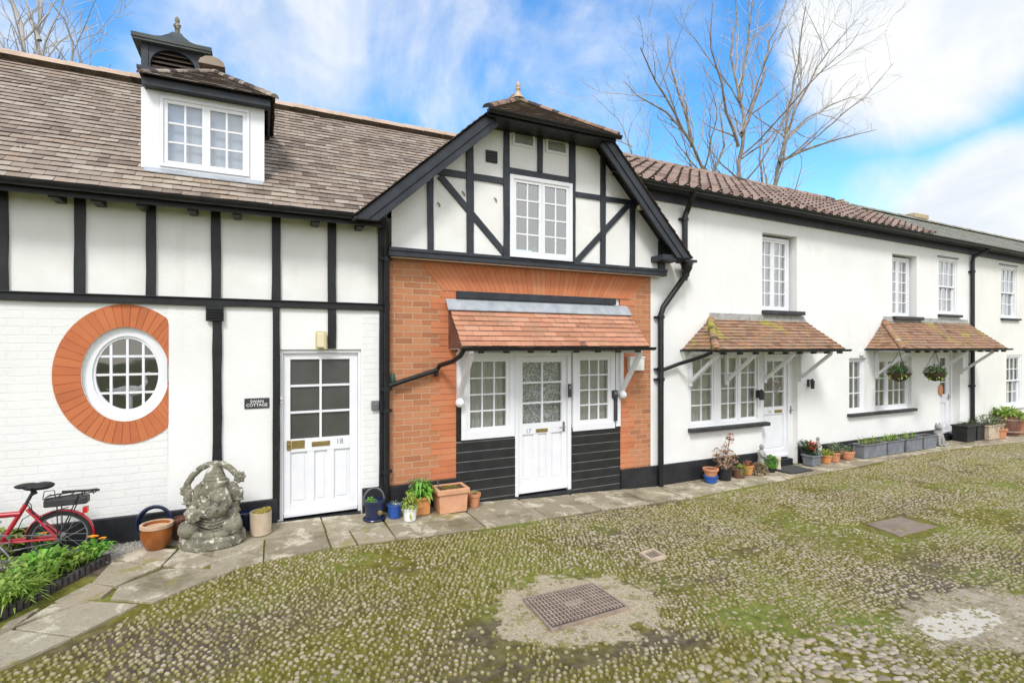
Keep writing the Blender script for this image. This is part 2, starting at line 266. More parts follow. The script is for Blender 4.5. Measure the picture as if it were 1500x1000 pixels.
# ------------------------------------------------------------------ mesh builder
BASE = {}
class MB:
    def __init__(s): s.v = []; s.f = []; s.r = []
    def add(s, vs, fs, r=None):
        o = len(s.v); s.v += [tuple(p) for p in vs]; r = random.random() if r is None else r
        s.f += [tuple(i+o for i in f) for f in fs]; s.r += [r]*len(fs); return s
    def hexa(s, p, r=None): return s.add(p, [(0, 3, 2, 1), (4, 5, 6, 7), (0, 1, 5, 4), (1, 2, 6, 5), (2, 3, 7, 6), (3, 0, 4, 7)], r)
    def box(s, x0, x1, y0, y1, z0, z1, r=None):
        return s.hexa([(x0, y0, z0), (x1, y0, z0), (x1, y1, z0), (x0, y1, z0), (x0, y0, z1), (x1, y0, z1), (x1, y1, z1), (x0, y1, z1)], r)
    def bar(s, a, b, w, h, up=(0, 0, 1), r=None):
        a = Vector(a); b = Vector(b); d = (b-a).normalized(); sd = d.cross(Vector(up)).normalized()*w/2; u = sd.cross(d).normalized()*h/2
        return s.hexa([a-sd-u, a+sd-u, b+sd-u, b-sd-u, a-sd+u, a+sd+u, b+sd+u, b-sd+u], r)
    def prism(s, poly, y0, y1, r=None):               # polygon in (x,z), extruded along y
        n = len(poly); vs = [(x, y0, z) for x, z in poly]+[(x, y1, z) for x, z in poly]
        return s.add(vs, [tuple(range(n)), tuple(range(2*n-1, n-1, -1))]+[((i+1) % n, i, i+n, (i+1) % n+n) for i in range(n)], r)
    def tube(s, pts, rad, n=8, cap=True, r=None):
        P = [Vector(p) for p in pts]; m = len(P); rad = rad if isinstance(rad, (list, tuple)) else [rad]*m
        vs = []; ref = None
        for i in range(m):
            d = (P[min(i+1, m-1)]-P[max(i-1, 0)]).normalized()
            if ref is None: ref = Vector((0, 0, 1)) if abs(d.z) < .9 else Vector((1, 0, 0))
            a = (ref-d*ref.dot(d)).normalized(); b = d.cross(a); ref = a
            vs += [P[i]+(a*math.cos(2*PI*k/n)+b*math.sin(2*PI*k/n))*rad[i] for k in range(n)]
        fs = [(i*n+k, i*n+(k+1) % n, (i+1)*n+(k+1) % n, (i+1)*n+k) for i in range(m-1) for k in range(n)]
        if cap: fs += [tuple(range(n-1, -1, -1)), tuple(range((m-1)*n, m*n))]
        return s.add(vs, fs, r)
    def lathe(s, prof, c=(0, 0, 0), n=20, ex=1., ey=1., r=None):
        vs = [(c[0]+p[0]*math.cos(2*PI*k/n)*ex, c[1]+p[0]*math.sin(2*PI*k/n)*ey, c[2]+p[1]) for p in prof for k in range(n)]
        m = len(prof); fs = [(i*n+k, i*n+(k+1) % n, (i+1)*n+(k+1) % n, (i+1)*n+k) for i in range(m-1) for k in range(n)]
        fs += [tuple(range(n-1, -1, -1)), tuple(range((m-1)*n, m*n))]
        return s.add(vs, fs, r)
    def ball(s, c, rad, n=14, m=9, r=None, rot=None):
        rad = rad if isinstance(rad, (tuple, list)) else (rad,)*3; c = Vector(c); vs = []
        for i in range(m+1):
            t = PI*(.02+.96*i/m)
            for k in range(n):
                p = Vector((rad[0]*math.sin(t)*math.cos(2*PI*k/n), rad[1]*math.sin(t)*math.sin(2*PI*k/n), -rad[2]*math.cos(t)))
                vs.append(c+(rot @ p if rot else p))
        fs = [(i*n+k, i*n+(k+1) % n, (i+1)*n+(k+1) % n, (i+1)*n+k) for i in range(m) for k in range(n)]
        fs += [tuple(range(n-1, -1, -1)), tuple(range(m*n, (m+1)*n))]
        return s.add(vs, fs, r)
    def wobbly(s, x0, x1, y0, y1, z0, z1, j=.004, seg=.22):      # a hand worked timber, slightly out of true along its length; unseen clouds behind the camera made brighter to keep the walls lit
        vert = (z1-z0) > (x1-x0); a, b = (z0, z1) if vert else (x0, x1); n = max(2, int((b-a)/seg)); vs = []
        for i in range(n+1):
            t = a+(b-a)*i/n; p, q = random.uniform(-j, j), random.uniform(-j, j)
            if vert: vs += [(x0+p, y0+p*.3, t), (x1+q, y0+q*.3, t), (x1+q, y1, t), (x0+p, y1, t)]
            else: vs += [(t, y0+p*.3, z0+p), (t, y1, z0+p), (t, y1, z1+q), (t, y0+q*.3, z1+q)]
        fs = [(4*i+k, 4*i+(k+1) % 4, 4*i+4+(k+1) % 4, 4*i+4+k) for i in range(n) for k in range(4)]+[(3, 2, 1, 0), (4*n, 4*n+1, 4*n+2, 4*n+3)]
        return s.add(vs, fs)
    def quad(s, a, b, c, d, r=None): return s.add([a, b, c, d], [(0, 1, 2, 3)], r)
    def blade(s, p, d, ln, w, bend=.3, r=None, up=Vector((0, 0, 1))):    # a pointed leaf of two bent faces
        d = d.normalized(); sd = d.cross(up if abs(d.dot(up)) < .95 else Vector((1, 0, 0))).normalized()*w/2; nn = sd.cross(d).normalized()
        m = p+d*ln*.55+nn*ln*.06; e = p+d*ln-up*ln*bend
        return s.add([p-sd*.3, p+sd*.3, m+sd, m-sd, e+sd*.15, e-sd*.15], [(0, 1, 2, 3), (3, 2, 4, 5)], r)
    def build(s, name, mat, parent=None, smooth=False, bevel=0, loc=None, local=False, rz=0):
        me = bpy.data.meshes.new(name)
        off = BASE.get(parent.name, Vector()) if (parent and not local) else (Vector(loc) if (loc and not local) else Vector())
        me.from_pydata([(x-off[0], y-off[1], z-off[2]) for x, y, z in s.v], [], s.f); me.update()
        at_ = me.attributes.new('rnd', 'FLOAT', 'FACE'); at_.data.foreach_set('value', s.r)
        me.materials.append(MT[mat] if isinstance(mat, str) else mat)
        if smooth:
            me.polygons.foreach_set('use_smooth', [True]*len(me.polygons)); me.set_sharp_from_angle(angle=R(40))
        o = bpy.data.objects.new(name, me); COL.objects.link(o)
        if parent: o.parent = parent; BASE[o.name] = BASE.get(parent.name, Vector())
        else: o.location = loc or (0, 0, 0); BASE[o.name] = Vector(loc or (0, 0, 0)); o.rotation_euler.z = rz
        if bevel:
            b = o.modifiers.new('Bevel', 'BEVEL'); b.width = bevel; b.segments = 2; b.limit_method = 'ANGLE'; b.angle_limit = R(40)
        return o
def tag(o, label=None, cat=None, group=None, kind=None):
    for k, v in (('label', label), ('category', cat), ('group', group), ('kind', kind)):
        if v: o[k] = v
    return o
def thing(name, label, cat, loc, group=None, rz=0):
    o = bpy.data.objects.new(name, None); COL.objects.link(o); o.location = loc; o.rotation_euler.z = rz; o.empty_display_size = .1
    BASE[o.name] = Vector(loc); return tag(o, label, cat, group)
def text(s, size, p, mat, parent, name, depth=.003):
    cu = bpy.data.curves.new('t', 'FONT'); cu.body = s; cu.size = size; cu.align_x = 'CENTER'; cu.align_y = 'CENTER'; cu.extrude = depth; cu.space_line = .85
    o = bpy.data.objects.new('t', cu); COL.objects.link(o); bpy.context.view_layer.update()
    me = o.evaluated_get(bpy.context.evaluated_depsgraph_get()).to_mesh()
    m = MB(); m.add([(p[0]+v.co.x, p[1]-v.co.z, p[2]+v.co.y) for v in me.vertices], [tuple(f.vertices) for f in me.polygons])
    bpy.data.objects.remove(o); return m.build(name, mat, parent)
# ------------------------------------------------------------------ roof coverings (real tiles)
def tiles(m, A, B, C, D, gauge=.1, tw=.165, th=.012, jit=.004, lift=0., under=True):
    A, B, C, D = map(Vector, (A, B, C, D)); a = (B-A).normalized(); u = (D-A)-a*(D-A).dot(a); Ln = u.length; u.normalize(); n = a.cross(u)
    if n.z < 0: n = -n
    W = (B-A).length; dl = (D-A).dot(a)/Ln; dr = (C-B).dot(a)/Ln
    if under:
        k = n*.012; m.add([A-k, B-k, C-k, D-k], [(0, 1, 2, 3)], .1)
    nc = int(Ln/gauge)+1
    for c in range(nc):
        t0 = c*gauge; t1 = min(t0+gauge*1.18, Ln)
        if t1-t0 < .02: continue
        xl0 = dl*t0; xr0 = W+dr*t0; xl1 = dl*t1; xr1 = W+dr*t1
        x = -tw*(.5 if c % 2 else 1.)+random.uniform(-.01, .01); wob = random.uniform(-jit, jit)
        while x < xr0:
            x2 = x+tw
            l0 = max(x+.0015, xl0); r0 = min(x2-.0015, xr0); l1 = max(x+.0015, xl1); r1 = min(x2-.0015, xr1)
            if r0-l0 > .012:
                if r1 < l1: l1 = r1 = (max(min((l1+r1)/2, xr1), xl1))
                j = random.uniform(-jit, jit); h = th+random.uniform(0, jit)+lift; tt = t0+wob+j*.6; cr = random.uniform(-jit, jit)*.6
                P = lambda xx, t, hh: A+a*xx+u*t+n*hh
                r_ = random.random(); q = [P(l0, tt, h+cr), P(r0, tt, h-cr), P(r1, t1, lift+.002), P(l1, t1, lift+.002), P(l0, tt, h-th), P(r0, tt, h-th)]
                m.add(q, [(0, 1, 2, 3)], .3+.7*r_); m.add(q, [(4, 5, 1, 0), (4, 0, 3), (1, 5, 2)], .1*r_)  # butt and side faces take the dark grime and shadow colour
            x = x2
    return m
def pantiles(m, A, B, C, D, gauge=.27, tw=.235, th=.032):
    A, B, C, D = map(Vector, (A, B, C, D)); a = (B-A).normalized(); u = (D-A)-a*(D-A).dot(a); Ln = u.length; u.normalize(); n = a.cross(u)
    if n.z < 0: n = -n
    W = (B-A).length; dl = (D-A).dot(a)/Ln; dr = (C-B).dot(a)/Ln; k = n*.03
    m.add([A-k, B-k, C-k, D-k], [(0, 1, 2, 3)], .1)
    prof = [(0, .0), (.12, -.016), (.3, -.020), (.48, -.008), (.62, .024), (.75, .05), (.87, .05), (1.0, .016)]
    for c in range(int(Ln/gauge)+1):
        t0 = c*gauge; t1 = min(t0+gauge*1.2, Ln)
        x = 0.
        while x < W+dr*t0:
            if x+tw > dl*t0:
                j = random.uniform(-.008, .008); hj = random.uniform(0, .008)
                vs = []
                for (f, h) in prof:
                    xx = x+f*tw*1.02; vs += [A+a*xx+u*(t0+j)+n*(h+th+hj), A+a*xx+u*t1+n*(h+.0), A+a*xx+u*(t0+j)+n*(h+hj)]
                r_ = random.random(); m.add(vs, [(3*i, 3*i+3, 3*i+4, 3*i+1) for i in range(len(prof)-1)], .3+.7*r_); m.add(vs, [(3*i+2, 3*i+5, 3*i+3, 3*i) for i in range(len(prof)-1)], .1*r_)  # front lips coloured dark, painting in the shadow at each course
            x += tw
    return m
def ridge_run(m, a, b, rad=.11, ln=.3, squash=.75):
    a = Vector(a); b = Vector(b); d = (b-a); n = max(1, int(d.length/ln)); d /= n
    sd = d.normalized().cross(Vector((0, 0, 1))).normalized(); up = sd.cross(d.normalized())
    for i in range(n):
        p = a+d*i; q = a+d*(i+1.06); rr = rad*random.uniform(.96, 1.05); vs = []
        for k in range(7):
            t = PI*k/6; o = sd*math.cos(t)*rr+up*(math.sin(t)*rr*squash); vs += [p+o*1.05, q+o*.97]
        m.add(vs, [(2*k, 2*k+2, 2*k+3, 2*k+1) for k in range(6)]+[(0, 2, 4, 6, 8, 10, 12)])
    return m
def bonnets(m, a, b, rad=.075, ln=.1):
    return ridge_run(m, a, b, rad, ln, .8)
def pipe_joint(m, p, r, h=.05): m.lathe([(r*1.28, -h/2), (r*1.28, h/2)], p, 12); m.box(p[0]-r*2.1, p[0]+r*2.1, p[1]+r*.3, p[1]+r*1.3, p[2]-h*.3, p[2]+h*.3)
def half_gutter(m, s0, s1, y, z0, z1=None, r=.055, n=8):       # half-round gutter along x
    z1 = z0 if z1 is None else z1; vs = []
    for i in range(n+1):
        t = PI+PI*i/n
        for (s, z) in ((s0, z0), (s1, z1)): vs.append((s, y+math.cos(t)*r, z+math.sin(t)*r))
    k = len(vs)
    for i in range(n+1):
        t = PI+PI*i/n
        for (s, z) in ((s0, z0), (s1, z1)): vs.append((s, y+math.cos(t)*(r-.006), z+.002+math.sin(t)*(r-.006)))
    fs = [(2*i, 2*i+1, 2*i+3, 2*i+2) for i in range(n)]+[(k+2*i, k+2*i+2, k+2*i+3, k+2*i+1) for i in range(n)]
    fs += [(0, 1, k+1, k), (2*n, k+2*n, k+2*n+1, 2*n+1), tuple(2*i for i in range(n+1)), tuple(2*i+1 for i in range(n, -1, -1))]
    m.add(vs, fs); return m
# ------------------------------------------------------------------ walls, windows, doors
def wall(name, mat, parent, outer, holes, y, reveal=.12):
    polys = [[Vector((x, z, 0)) for x, z in outer]]+[[Vector((x, z, 0)) for x, z in h] for h in holes]
    flat = [p for q in polys for p in q]; m = MB()
    m.add([(p.x, y, p.y) for p in flat], [tuple(t) for t in tessellate_polygon(polys)])
    for h in list(holes)+[outer]:
        n = len(h)
        m.add([(x, y, z) for x, z in h]+[(x, y+reveal, z) for x, z in h], [(i, (i+1) % n, (i+1) % n+n, i+n) for i in range(n)])
    return m.build(name, mat, parent)
def rect(s0, s1, z0, z1): return [(s0, z0), (s1, z0), (s1, z1), (s0, z1)]
def grid_frame(m, s0, s1, z0, z1, y, d, sw, cols, rows, bw, bot=None):       # stiles, rails and glazing bars
    bot = bot or sw
    m.box(s0, s0+sw, y, y+d, z0, z1); m.box(s1-sw, s1, y, y+d, z0, z1); m.box(s0+sw, s1-sw, y, y+d, z1-sw, z1); m.box(s0+sw, s1-sw, y, y+d, z0, z0+bot)
    a, b, c, e = s0+sw, s1-sw, z0+bot, z1-sw
    cc = cols if isinstance(cols, list) else [i/cols for i in range(1, cols)]; rr = rows if isinstance(rows, list) else [i/rows for i in range(1, rows)]
    for f in cc: x = a+(b-a)*f; m.box(x-bw/2, x+bw/2, y+.006, y+d-.005, c, e)
    for f in rr: z = c+(e-c)*f; m.box(a, b, y+.008, y+d-.007, z-bw/2, z+bw/2)
    return (a, b, c, e)
def drape(parent, s0, s1, z0, z1, y, mat, gather=.0, name='curtain', amp=.02, wl=.09):
    m = MB(); n = max(8, int((s1-s0)/.012)); vs = []; ph = random.uniform(0, 6)
    for i in range(n+1):
        s = s0+(s1-s0)*i/n; a = amp*math.sin(2*PI*s/wl+ph+.8*math.sin(s*7))
        vs += [(s, y+a, z0), (s, y+a*.6, z1)]
    m.add(vs, [(2*i, 2*i+2, 2*i+3, 2*i+1) for i in range(n)]); return m.build(name, mat, parent, True)
def window(parent, s0, s1, z0, z1, y, lights, rows, fw=.05, sw=.042, bw=.02, fwb=None, curtain='curtain', glass='glass', sill=None, cname='curtain', meet=None, label=None, part=1.):
    """lights: list of (a,b,cols); the outer frame is one part, every light a sash with its pane"""
    fwb = fwb or fw
    m = MB(); m.box(s0, s0+fw, y, y+.09, z0, z1); m.box(s1-fw, s1, y, y+.09, z0, z1); m.box(s0+fw, s1-fw, y, y+.09, z1-fw, z1); m.box(s0+fw, s1-fw, y, y+.09, z0, z0+fwb)
    for (a, b, c), (a2, b2, c2) in zip(lights, lights[1:]): m.box(b, a2, y, y+.09, z0+fwb, z1-fw)
    w = m.build('window', 'white', parent, bevel=.004)
    if label: w['label'] = label
    for (a, b, c) in lights:
        if meet:
            zm = z0+fwb+(z1-fw-z0-fwb)*meet; parts = [(zm-.02, z1-fw, y+.022), (z0+fwb, zm+.022, y+.055)]
        else: parts = [(z0+fwb, z1-fw, y+.014)]
        for (q0, q1, yy) in parts:
            m = MB(); r = grid_frame(m, a, b, q0, q1, yy, .035, sw, c, rows if not meet else rows//2, bw); m.build('sash', 'white', w, bevel=.002)
            p = MB(); p.quad((r[0]-.005, yy+.02, r[2]-.005), (r[1]+.005, yy+.02, r[2]-.005), (r[1]+.005, yy+.02, r[3]+.005), (r[0]-.005, yy+.02, r[3]+.005)); p.build('pane', glass, w)
    if curtain: drape(w, s0+.01, s1-.01, z0+.02, z0+(z1-z0)*part, y+.115, curtain, name=cname)
    if sill:
        m = MB(); m.box(s0-sill[0], s1+sill[1], y-sill[2], y+.05, z0-sill[3], z0-.001); m.build('sill', sill[4], w, bevel=.006)
    return w
def house_shell(parent, s0, s1, y0, y1, z0, z1, mat='render'):   # the walls one does not see from the yard, so that rooms are dark
    m = MB(); m.box(s0, s0+.2, y0+.15, y1, z0, z1); m.box(s1-.2, s1, y0+.15, y1, z0, z1); m.box(s0+.2, s1-.2, y1-.2, y1, z0, z1)
    m.box(s0+.2, s1-.2, y0+1.5, y0+1.55, z0, z1-.05)
    return m.build('outer_wall', mat, parent)
def panel_door(parent, s0, s1, z0, z1, y, fw, glass_z, cols, rows, stl, str_, lock, bottom, glass='frosted', lace_=False, top=.08, label=None, npan=3):
    """frame flush at y, leaf set 25 mm back"""
    l0, l1, lt = s0+fw[0], s1-fw[1], z1-fw[2]
    m = MB(); yy = y+.03; d = .045
    m.box(l0, l0+stl, yy, yy+d, z0, lt); m.box(l1-str_, l1, yy, yy+d, z0, lt); a, b = l0+stl, l1-str_
    m.box(a, b, yy, yy+d, lt-top, lt); m.box(a, b, yy, yy+d, glass_z-lock, glass_z); m.box(a, b, yy, yy+d, z0, z0+bottom)
    for i in range(1, cols): x = a+(b-a)*i/cols; m.box(x-.013, x+.013, yy+.004, yy+d-.004, glass_z, lt-top)
    for i in range(1, rows): z = glass_z+(lt-top-glass_z)*i/rows; m.box(a, b, yy+.006, yy+d-.006, z-.013, z+.013)
    m.box(a, b, yy+.022, yy+.04, z0+bottom, glass_z-lock)                                  # the sunk panels
    pw = (b-a)/npan
    for i in range(1, npan): x = a+pw*i; m.box(x-.04, x+.04, yy+.002, yy+.021, z0+bottom, glass_z-lock)
    for i in range(npan):
        x0 = a+pw*i+(.0 if i == 0 else .04)+.03; x1 = a+pw*(i+1)-(.0 if i == npan-1 else .04)-.03
        m.box(x0, x1, yy+.014, yy+.0215, z0+bottom+.03, glass_z-lock-.03)
    m.box(l0+.005, l1-.005, yy-.03, yy-.001, z0+.01, z0+.055)                              # weather bar
    dr = m.build('door', 'white', parent, bevel=.004)
    if label: dr['label'] = label
    f = MB(); f.box(s0, l0-.002, y, y+.1, z0-.02, z1); f.box(l1+.002, s1, y, y+.1, z0-.02, z1); f.box(l0-.002, l1+.002, y, y+.1, lt+.002, z1); f.build('door_frame', 'white', dr, bevel=.004)
    p = MB(); p.quad((a, yy+.025, glass_z), (b, yy+.025, glass_z), (b, yy+.025, lt-top), (a, yy+.025, lt-top)); p.build('pane', glass, dr)
    if lace_: drape(dr, a-.02, b+.02, glass_z-.02, lt-top+.02, yy+.085, 'lace', name='lace_curtain', amp=.006, wl=.12)
    th = MB(); th.box(s0+.01, s1-.01, y-.07, y+.1, z0-.14, z0-.021); th.build('threshold', 'plinth', dr, bevel=.006)
    return dr, yy
def letter_plate(dr, x, z, y, w=.2, h=.05):
    m = MB(); m.box(x-w/2, x+w/2, y-.008, y-.0005, z-h/2, z+h/2); m.box(x-w/2+.02, x+w/2-.02, y-.013, y-.0085, z-h*.28, z+h*.28); m.build('letter_plate', 'brass', dr, bevel=.003)
def lever(dr, x, z, y, side, mat='chrome', w=.035, h=.14):
    m = MB(); m.box(x-w/2, x+w/2, y-.008, y-.0005, z-h/2, z+h/2); m.tube([(x, y-.01, z), (x, y-.05, z), (x+side*.1, y-.055, z-.005)], .009, 8); m.build('handle', mat, dr, bevel=.002)

# ================================================================== 1. LEFT COTTAGE (timbered, roof with dormer)
LC = thing('timber_framed_cottage', 'long white cottage on the left with black timbers, round window and roof dormer', 'house', (-2, WY, 0))
SL = -7.0; SR = sx(568)
SIDE = [('-', ), ]
rz_, ra, rb = 1.33, None, None
# oval window
OC = (-1.236, 1.862); OW, OH = .365, .475; RW = .60
def oval(a, b, c=OC, n=40, ph=0): return [(c[0]+a*math.cos(2*PI*i/n+ph), c[1]+b*math.sin(2*PI*i/n+ph)) for i in range(n)]
hole_o = oval(OW, OH)
d18 = (sx(408), sx(529))
SPLIT = sx(247)
wall('brick_wall', 'pbrick', LC, [(SL, -.3), (SPLIT, -.3), (SPLIT, 2.6), (SL, 2.6)], [hole_o], WY, .11)
wall('rendered_wall', 'render', LC, [(SPLIT-.004, -.3), (d18[0], -.3), (d18[0], 2.105), (d18[1], 2.105), (d18[1], -.3), (SR-.002, -.3), (SR-.002, 2.6), (SPLIT-.004, 2.6)], [], WY-.003)
m = MB(); sq = sx(531)
m.box(sq, SR-.03, WY-.006, WY+.01, .44, 2.52); m.build('brick_pier', 'pbrick', LC)
wall('upper_wall', 'panel', LC, [(SL, 2.6), (SR-.002, 2.6), (SR-.002, 3.75), (SL, 3.75)], [], WY)
house_shell(LC, SL, SR+.1, WY, 10.2, -.3, 3.7)
# timbers
pxs = [(-7, 13), (109.5, 126), (214.4, 229), (309.5, 323.5), (398, 411), (479.5, 492), (554, 568)]
def post(parent, a, b, z0, z1, y, d=.03, mat='black', name='timber_post'):
    m = MB(); m.wobbly(a, b, y-d, y+.005, z0, z1); return m.build(name, mat, parent, bevel=.004)
for a, b in pxs: post(LC, sx(a), sx(b), 2.658, 3.66, WY)
for q in (-3.15, -4.15, -5.15, -6.15): post(LC, q-.06, q+.06, 2.658, 3.66, WY)
m = MB(); m.wobbly(SL, SR+.02, WY-.04, WY+.005, 2.572, 2.643, .003); m.box(SL, SR+.02, WY-.058, WY+.005, 2.6455, 2.658); m.build('timber_rail', 'black', LC, bevel=.003)
post(LC, sx(311.5), sx(325), .44, 2.571, WY); post(LC, sx(399.5), sx(410), .2, 2.571, WY); post(LC, sx(480), sx(492), 2.115, 2.571, WY); post(LC, sx(555), sx(570), .1, 2.571, WY-.003)
m = MB(); va, vb = sx(302), sx(328); m.box(va, vb, WY-.045, WY-.0305, 2.41, 2.571)
for i in range(5): z = 2.425+i*.029; m.hexa([(va+.008, WY-.046, z), (vb-.008, WY-.046, z), (vb-.008, WY-.046, z+.004), (va+.008, WY-.046, z+.004), (va+.008, WY-.066, z-.008), (vb-.008, WY-.066, z-.008), (vb-.008, WY-.066, z), (va+.008, WY-.066, z)])
m.build('air_vent', 'black', LC)
m = MB(); m.box(SL, d18[0]-.01, WY-.045, WY+.01, -.2, .44); m.build('plinth', 'plinth', LC, bevel=.008)
m = MB(); m.box(d18[1]+.01, SR+.02, WY-.045, WY+.01, -.2, .44); m.build('plinth', 'plinth', LC, bevel=.008)
def ring(m, a0, b0, a1, b1, y0, y1, n=48):
    vs = []
    for i in range(n):
        t = 2*PI*i/n
        for (a, b, y) in ((a0, b0, y0), (a1, b1, y0), (a1, b1, y1), (a0, b0, y1)): vs.append((OC[0]+a*math.cos(t), y, OC[1]+b*math.sin(t)))
    m.add(vs, [(4*i+k, 4*((i+1) % n)+k, 4*((i+1) % n)+(k+1) % 4, 4*i+(k+1) % 4) for i in range(n) for k in range(4)])
# oval window: brick ring, frame, bars, pane
m = MB(); nb = 46
for i in range(nb):
    t0 = 2*PI*i/nb+.005; t1 = 2*PI*(i+1)/nb-.005; q = []
    for (ex, ez, t) in ((OW, OH, t0), (OW, OH, t1), (.585, .705, t1), (.585, .705, t0)):
        q.append((OC[0]+ex*math.cos(t), OC[1]+ez*math.sin(t)))
    q = [(min(x, SPLIT), z) for x, z in q]
    if abs(q[0][0]-q[2][0])+abs(q[1][0]-q[3][0]) > .02 or q[0][1] != q[3][1]:
        m.prism(q, WY-.007, WY+.004)
ring(m, OW+.001, OH+.001, .578, .698, WY-.002, WY+.004)
m.v = [(min(x, SPLIT), y, z) for x, y, z in m.v]
m.build('brick_surround', 'ring', LC)
m = MB(); n = 48
ring(m, OW-.002, OH-.002, .285, .385, WY+.035, WY+.11); rw = m.build('round_window', 'white', LC, True)
m = MB(); ring(m, .2845, .3845, .262, .36, WY+.05, WY+.09)
for k in (-1.0, -.02, .95):
    x = k*.138; h = .37*math.sqrt(max(0, 1-(x/.27)**2)); m.box(OC[0]+x-.011, OC[0]+x+.011, WY+.056, WY+.082, OC[1]-h, OC[1]+h)
for k in (-1.03, -.03, .97):
    z = k*.185; w_ = .27*math.sqrt(max(0, 1-(z/.37)**2)); m.box(OC[0]-w_, OC[0]+w_, WY+.058, WY+.080, OC[1]+z-.011, OC[1]+z+.011)
m.build('sash', 'white', rw)
m = MB(); m.add([(x, WY+.07, z) for x, z in oval(.27, .37)], [tuple(range(40))]); m.build('pane', 'glass', rw)
m = MB(); m.box(OC[0]-.5, OC[0]+.5, WY+.12, WY+.4, OC[1]-.45, OC[1]-.40); m.build('inner_sill', 'white', rw)
# swan on the sill
m = MB(); c = (OC[0]-.02, WY+.24, OC[1]-.245)
m.ball((c[0]+.0, c[1], c[2]+.06), (.13, .06, .055), 16, 10); m.tube([(c[0]+.1, c[1], c[2]+.08), (c[0]+.15, c[1], c[2]+.15), (c[0]+.13, c[1], c[2]+.22), (c[0]+.16, c[1], c[2]+.24)], [.03, .02, .017, .02], 10)
m.ball((c[0]+.165, c[1], c[2]+.238), (.03, .02, .02)); m.tube([(c[0]-.1, c[1], c[2]+.06), (c[0]-.2, c[1], c[2]+.085)], [.035, .005], 8); m.lathe([(.07, -.155), (.07, -.14), (.03, -.12), (.03, .02)], (c[0], c[1], c[2]), 14)
tag(m.build('swan_ornament', 'whitepot', None, True, loc=(c[0], c[1], c[2]-.155)), 'white swan ornament standing inside the round window', 'ornament')
# door 18
z0 = .185
dr, yy = panel_door(LC, d18[0], d18[1], z0, 2.10, WY+.02, (.05, .035, .04), 1.075, 2, 3, .075, .09, .15, .155, top=.07, label='white door with six frosted panes and the number 18')
letter_plate(dr, sx(470, WY+.05), 1.005, yy, .2, .055); text('18', .085, (sx(497.5, WY+.05), yy-.001, 1.015), 'figure', dr, 'house_number')
m = MB(); hx = sx(423, WY+.05); m.box(hx-.022, hx+.022, yy-.012, yy-.0005, .955, 1.065); m.box(hx+.03, hx+.03+.14, yy-.004, yy-.0005, .965, 1.06); m.ball((hx, yy-.03, 1.02), .014); m.build('handle', 'brass', dr, bevel=.002)
m = MB(); m.ball((d18[0]+.02, WY+.005, 1.55), .022); m.ball((d18[0]+.025, WY+.003, 1.505), .014); m.build('door_bell', 'whitepot', dr, True)
# roof
ET = math.atan(.9); ey, ez = 6.05, 3.635; RY, RZ = 8.20, 5.57
m = MB(); gs = lambda z: .787+(z-3.47)/.906
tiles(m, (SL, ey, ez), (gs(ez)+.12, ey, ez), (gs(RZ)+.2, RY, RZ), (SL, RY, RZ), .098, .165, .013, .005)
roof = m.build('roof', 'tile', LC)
m = MB(); ridge_run(m, (SL, RY, RZ+.01), (3.3, RY, RZ+.01), .12, .32); m.build('ridge', 'ridge', roof)
m = MB(); m.quad((SL, RY, RZ), (3.4, RY, RZ), (3.4, 10.4, 3.6), (SL, 10.4, 3.6)); m.build('rear_slope', 'tile', roof)
m = MB(); m.box(SL, SR-.02, ey+.06, WY+.02, 3.60, 3.64); m.box(SL, SR-.04, ey+.065, ey+.09, 3.53, 3.599); m.build('eaves_board', 'black', LC)
m = MB(); half_gutter(m, SL, sx(566, 6.0), ey-.015, 3.622, r=.05); m.build('gutter', 'pipe', LC, True)
for px in (80, 141, 208, 281, 347, 463, 528):
    s = sx(px, 6.2); m = MB(); m.box(s-.04, s+.04, ey+.10, WY, 3.515, 3.60); m.build('rafter_end', 'black', LC, bevel=.012)
# downpipe in the corner
m = MB(); px_ = sx(566.5, 6.33); pr = .034
m.tube([(px_-.05, ey-.01, 3.58), (px_-.05, ey, 3.52), (px_-.03, ey+.08, 3.42), (px_-.005, WY-.11, 3.30), (px_, WY-.075, 3.2), (px_, WY-.075, .12)], pr, 12)
for z in (3.2, 1.62, 1.36, .62): pipe_joint(m, (px_, WY-.075, z), pr)
m.build('downpipe', 'pipe', LC, True)
# dormer
dy = 6.40; da, db = -1.115, .02; dz0, dz1 = 3.965, 4.785
m = MB(); fa, fb = da+.19, db-.155
m.box(da, da+.16, dy, dy+.06, dz0, dz1); m.box(db-.145, db, dy, dy+.06, dz0, dz1); m.box(da+.16, db-.145, dy+.002, dy+.06, dz1-.05, dz1); m.box(da+.16, db-.145, dy+.002, dy+.06, dz0, dz0+.035)
for x in (da, db-.03): m.add([(x, dy+.06, dz0), (x+.03, dy+.06, dz0), (x+.03, dy+.06, dz1), (x, dy+.06, dz1), (x, dy+1.3, dz0+1.1), (x+.03, dy+1.3, dz0+1.1), (x+.03, dy+1.3, dz1), (x, dy+1.3, dz1)], [(0, 1, 2, 3), (0, 4, 7, 3), (1, 2, 6, 5), (3, 2, 6, 7)])
dm = m.build('dormer', 'white', LC, bevel=.003)
m = MB(); wa, wb, wc, wd = da+.162, db-.147, dz0+.037, dz1-.052
m.box(wa, wa+.03, dy-.012, dy+.05, wc, wd); m.box(wb-.03, wb, dy-.012, dy+.05, wc, wd); m.box(wa+.03, wb-.03, dy-.012, dy+.05, wd-.03, wd); m.box(wa+.03, wb-.03, dy-.012, dy+.05, wc, wc+.03)
mid = (wa+wb)/2
for a, b in ((wa+.03, mid), (mid, wb-.03)): grid_frame(m, a, b, wc+.03, wd-.03, dy+.004, .03, .038, 2, 3, .02)
m.build('dormer_window', 'white', dm, bevel=.002)
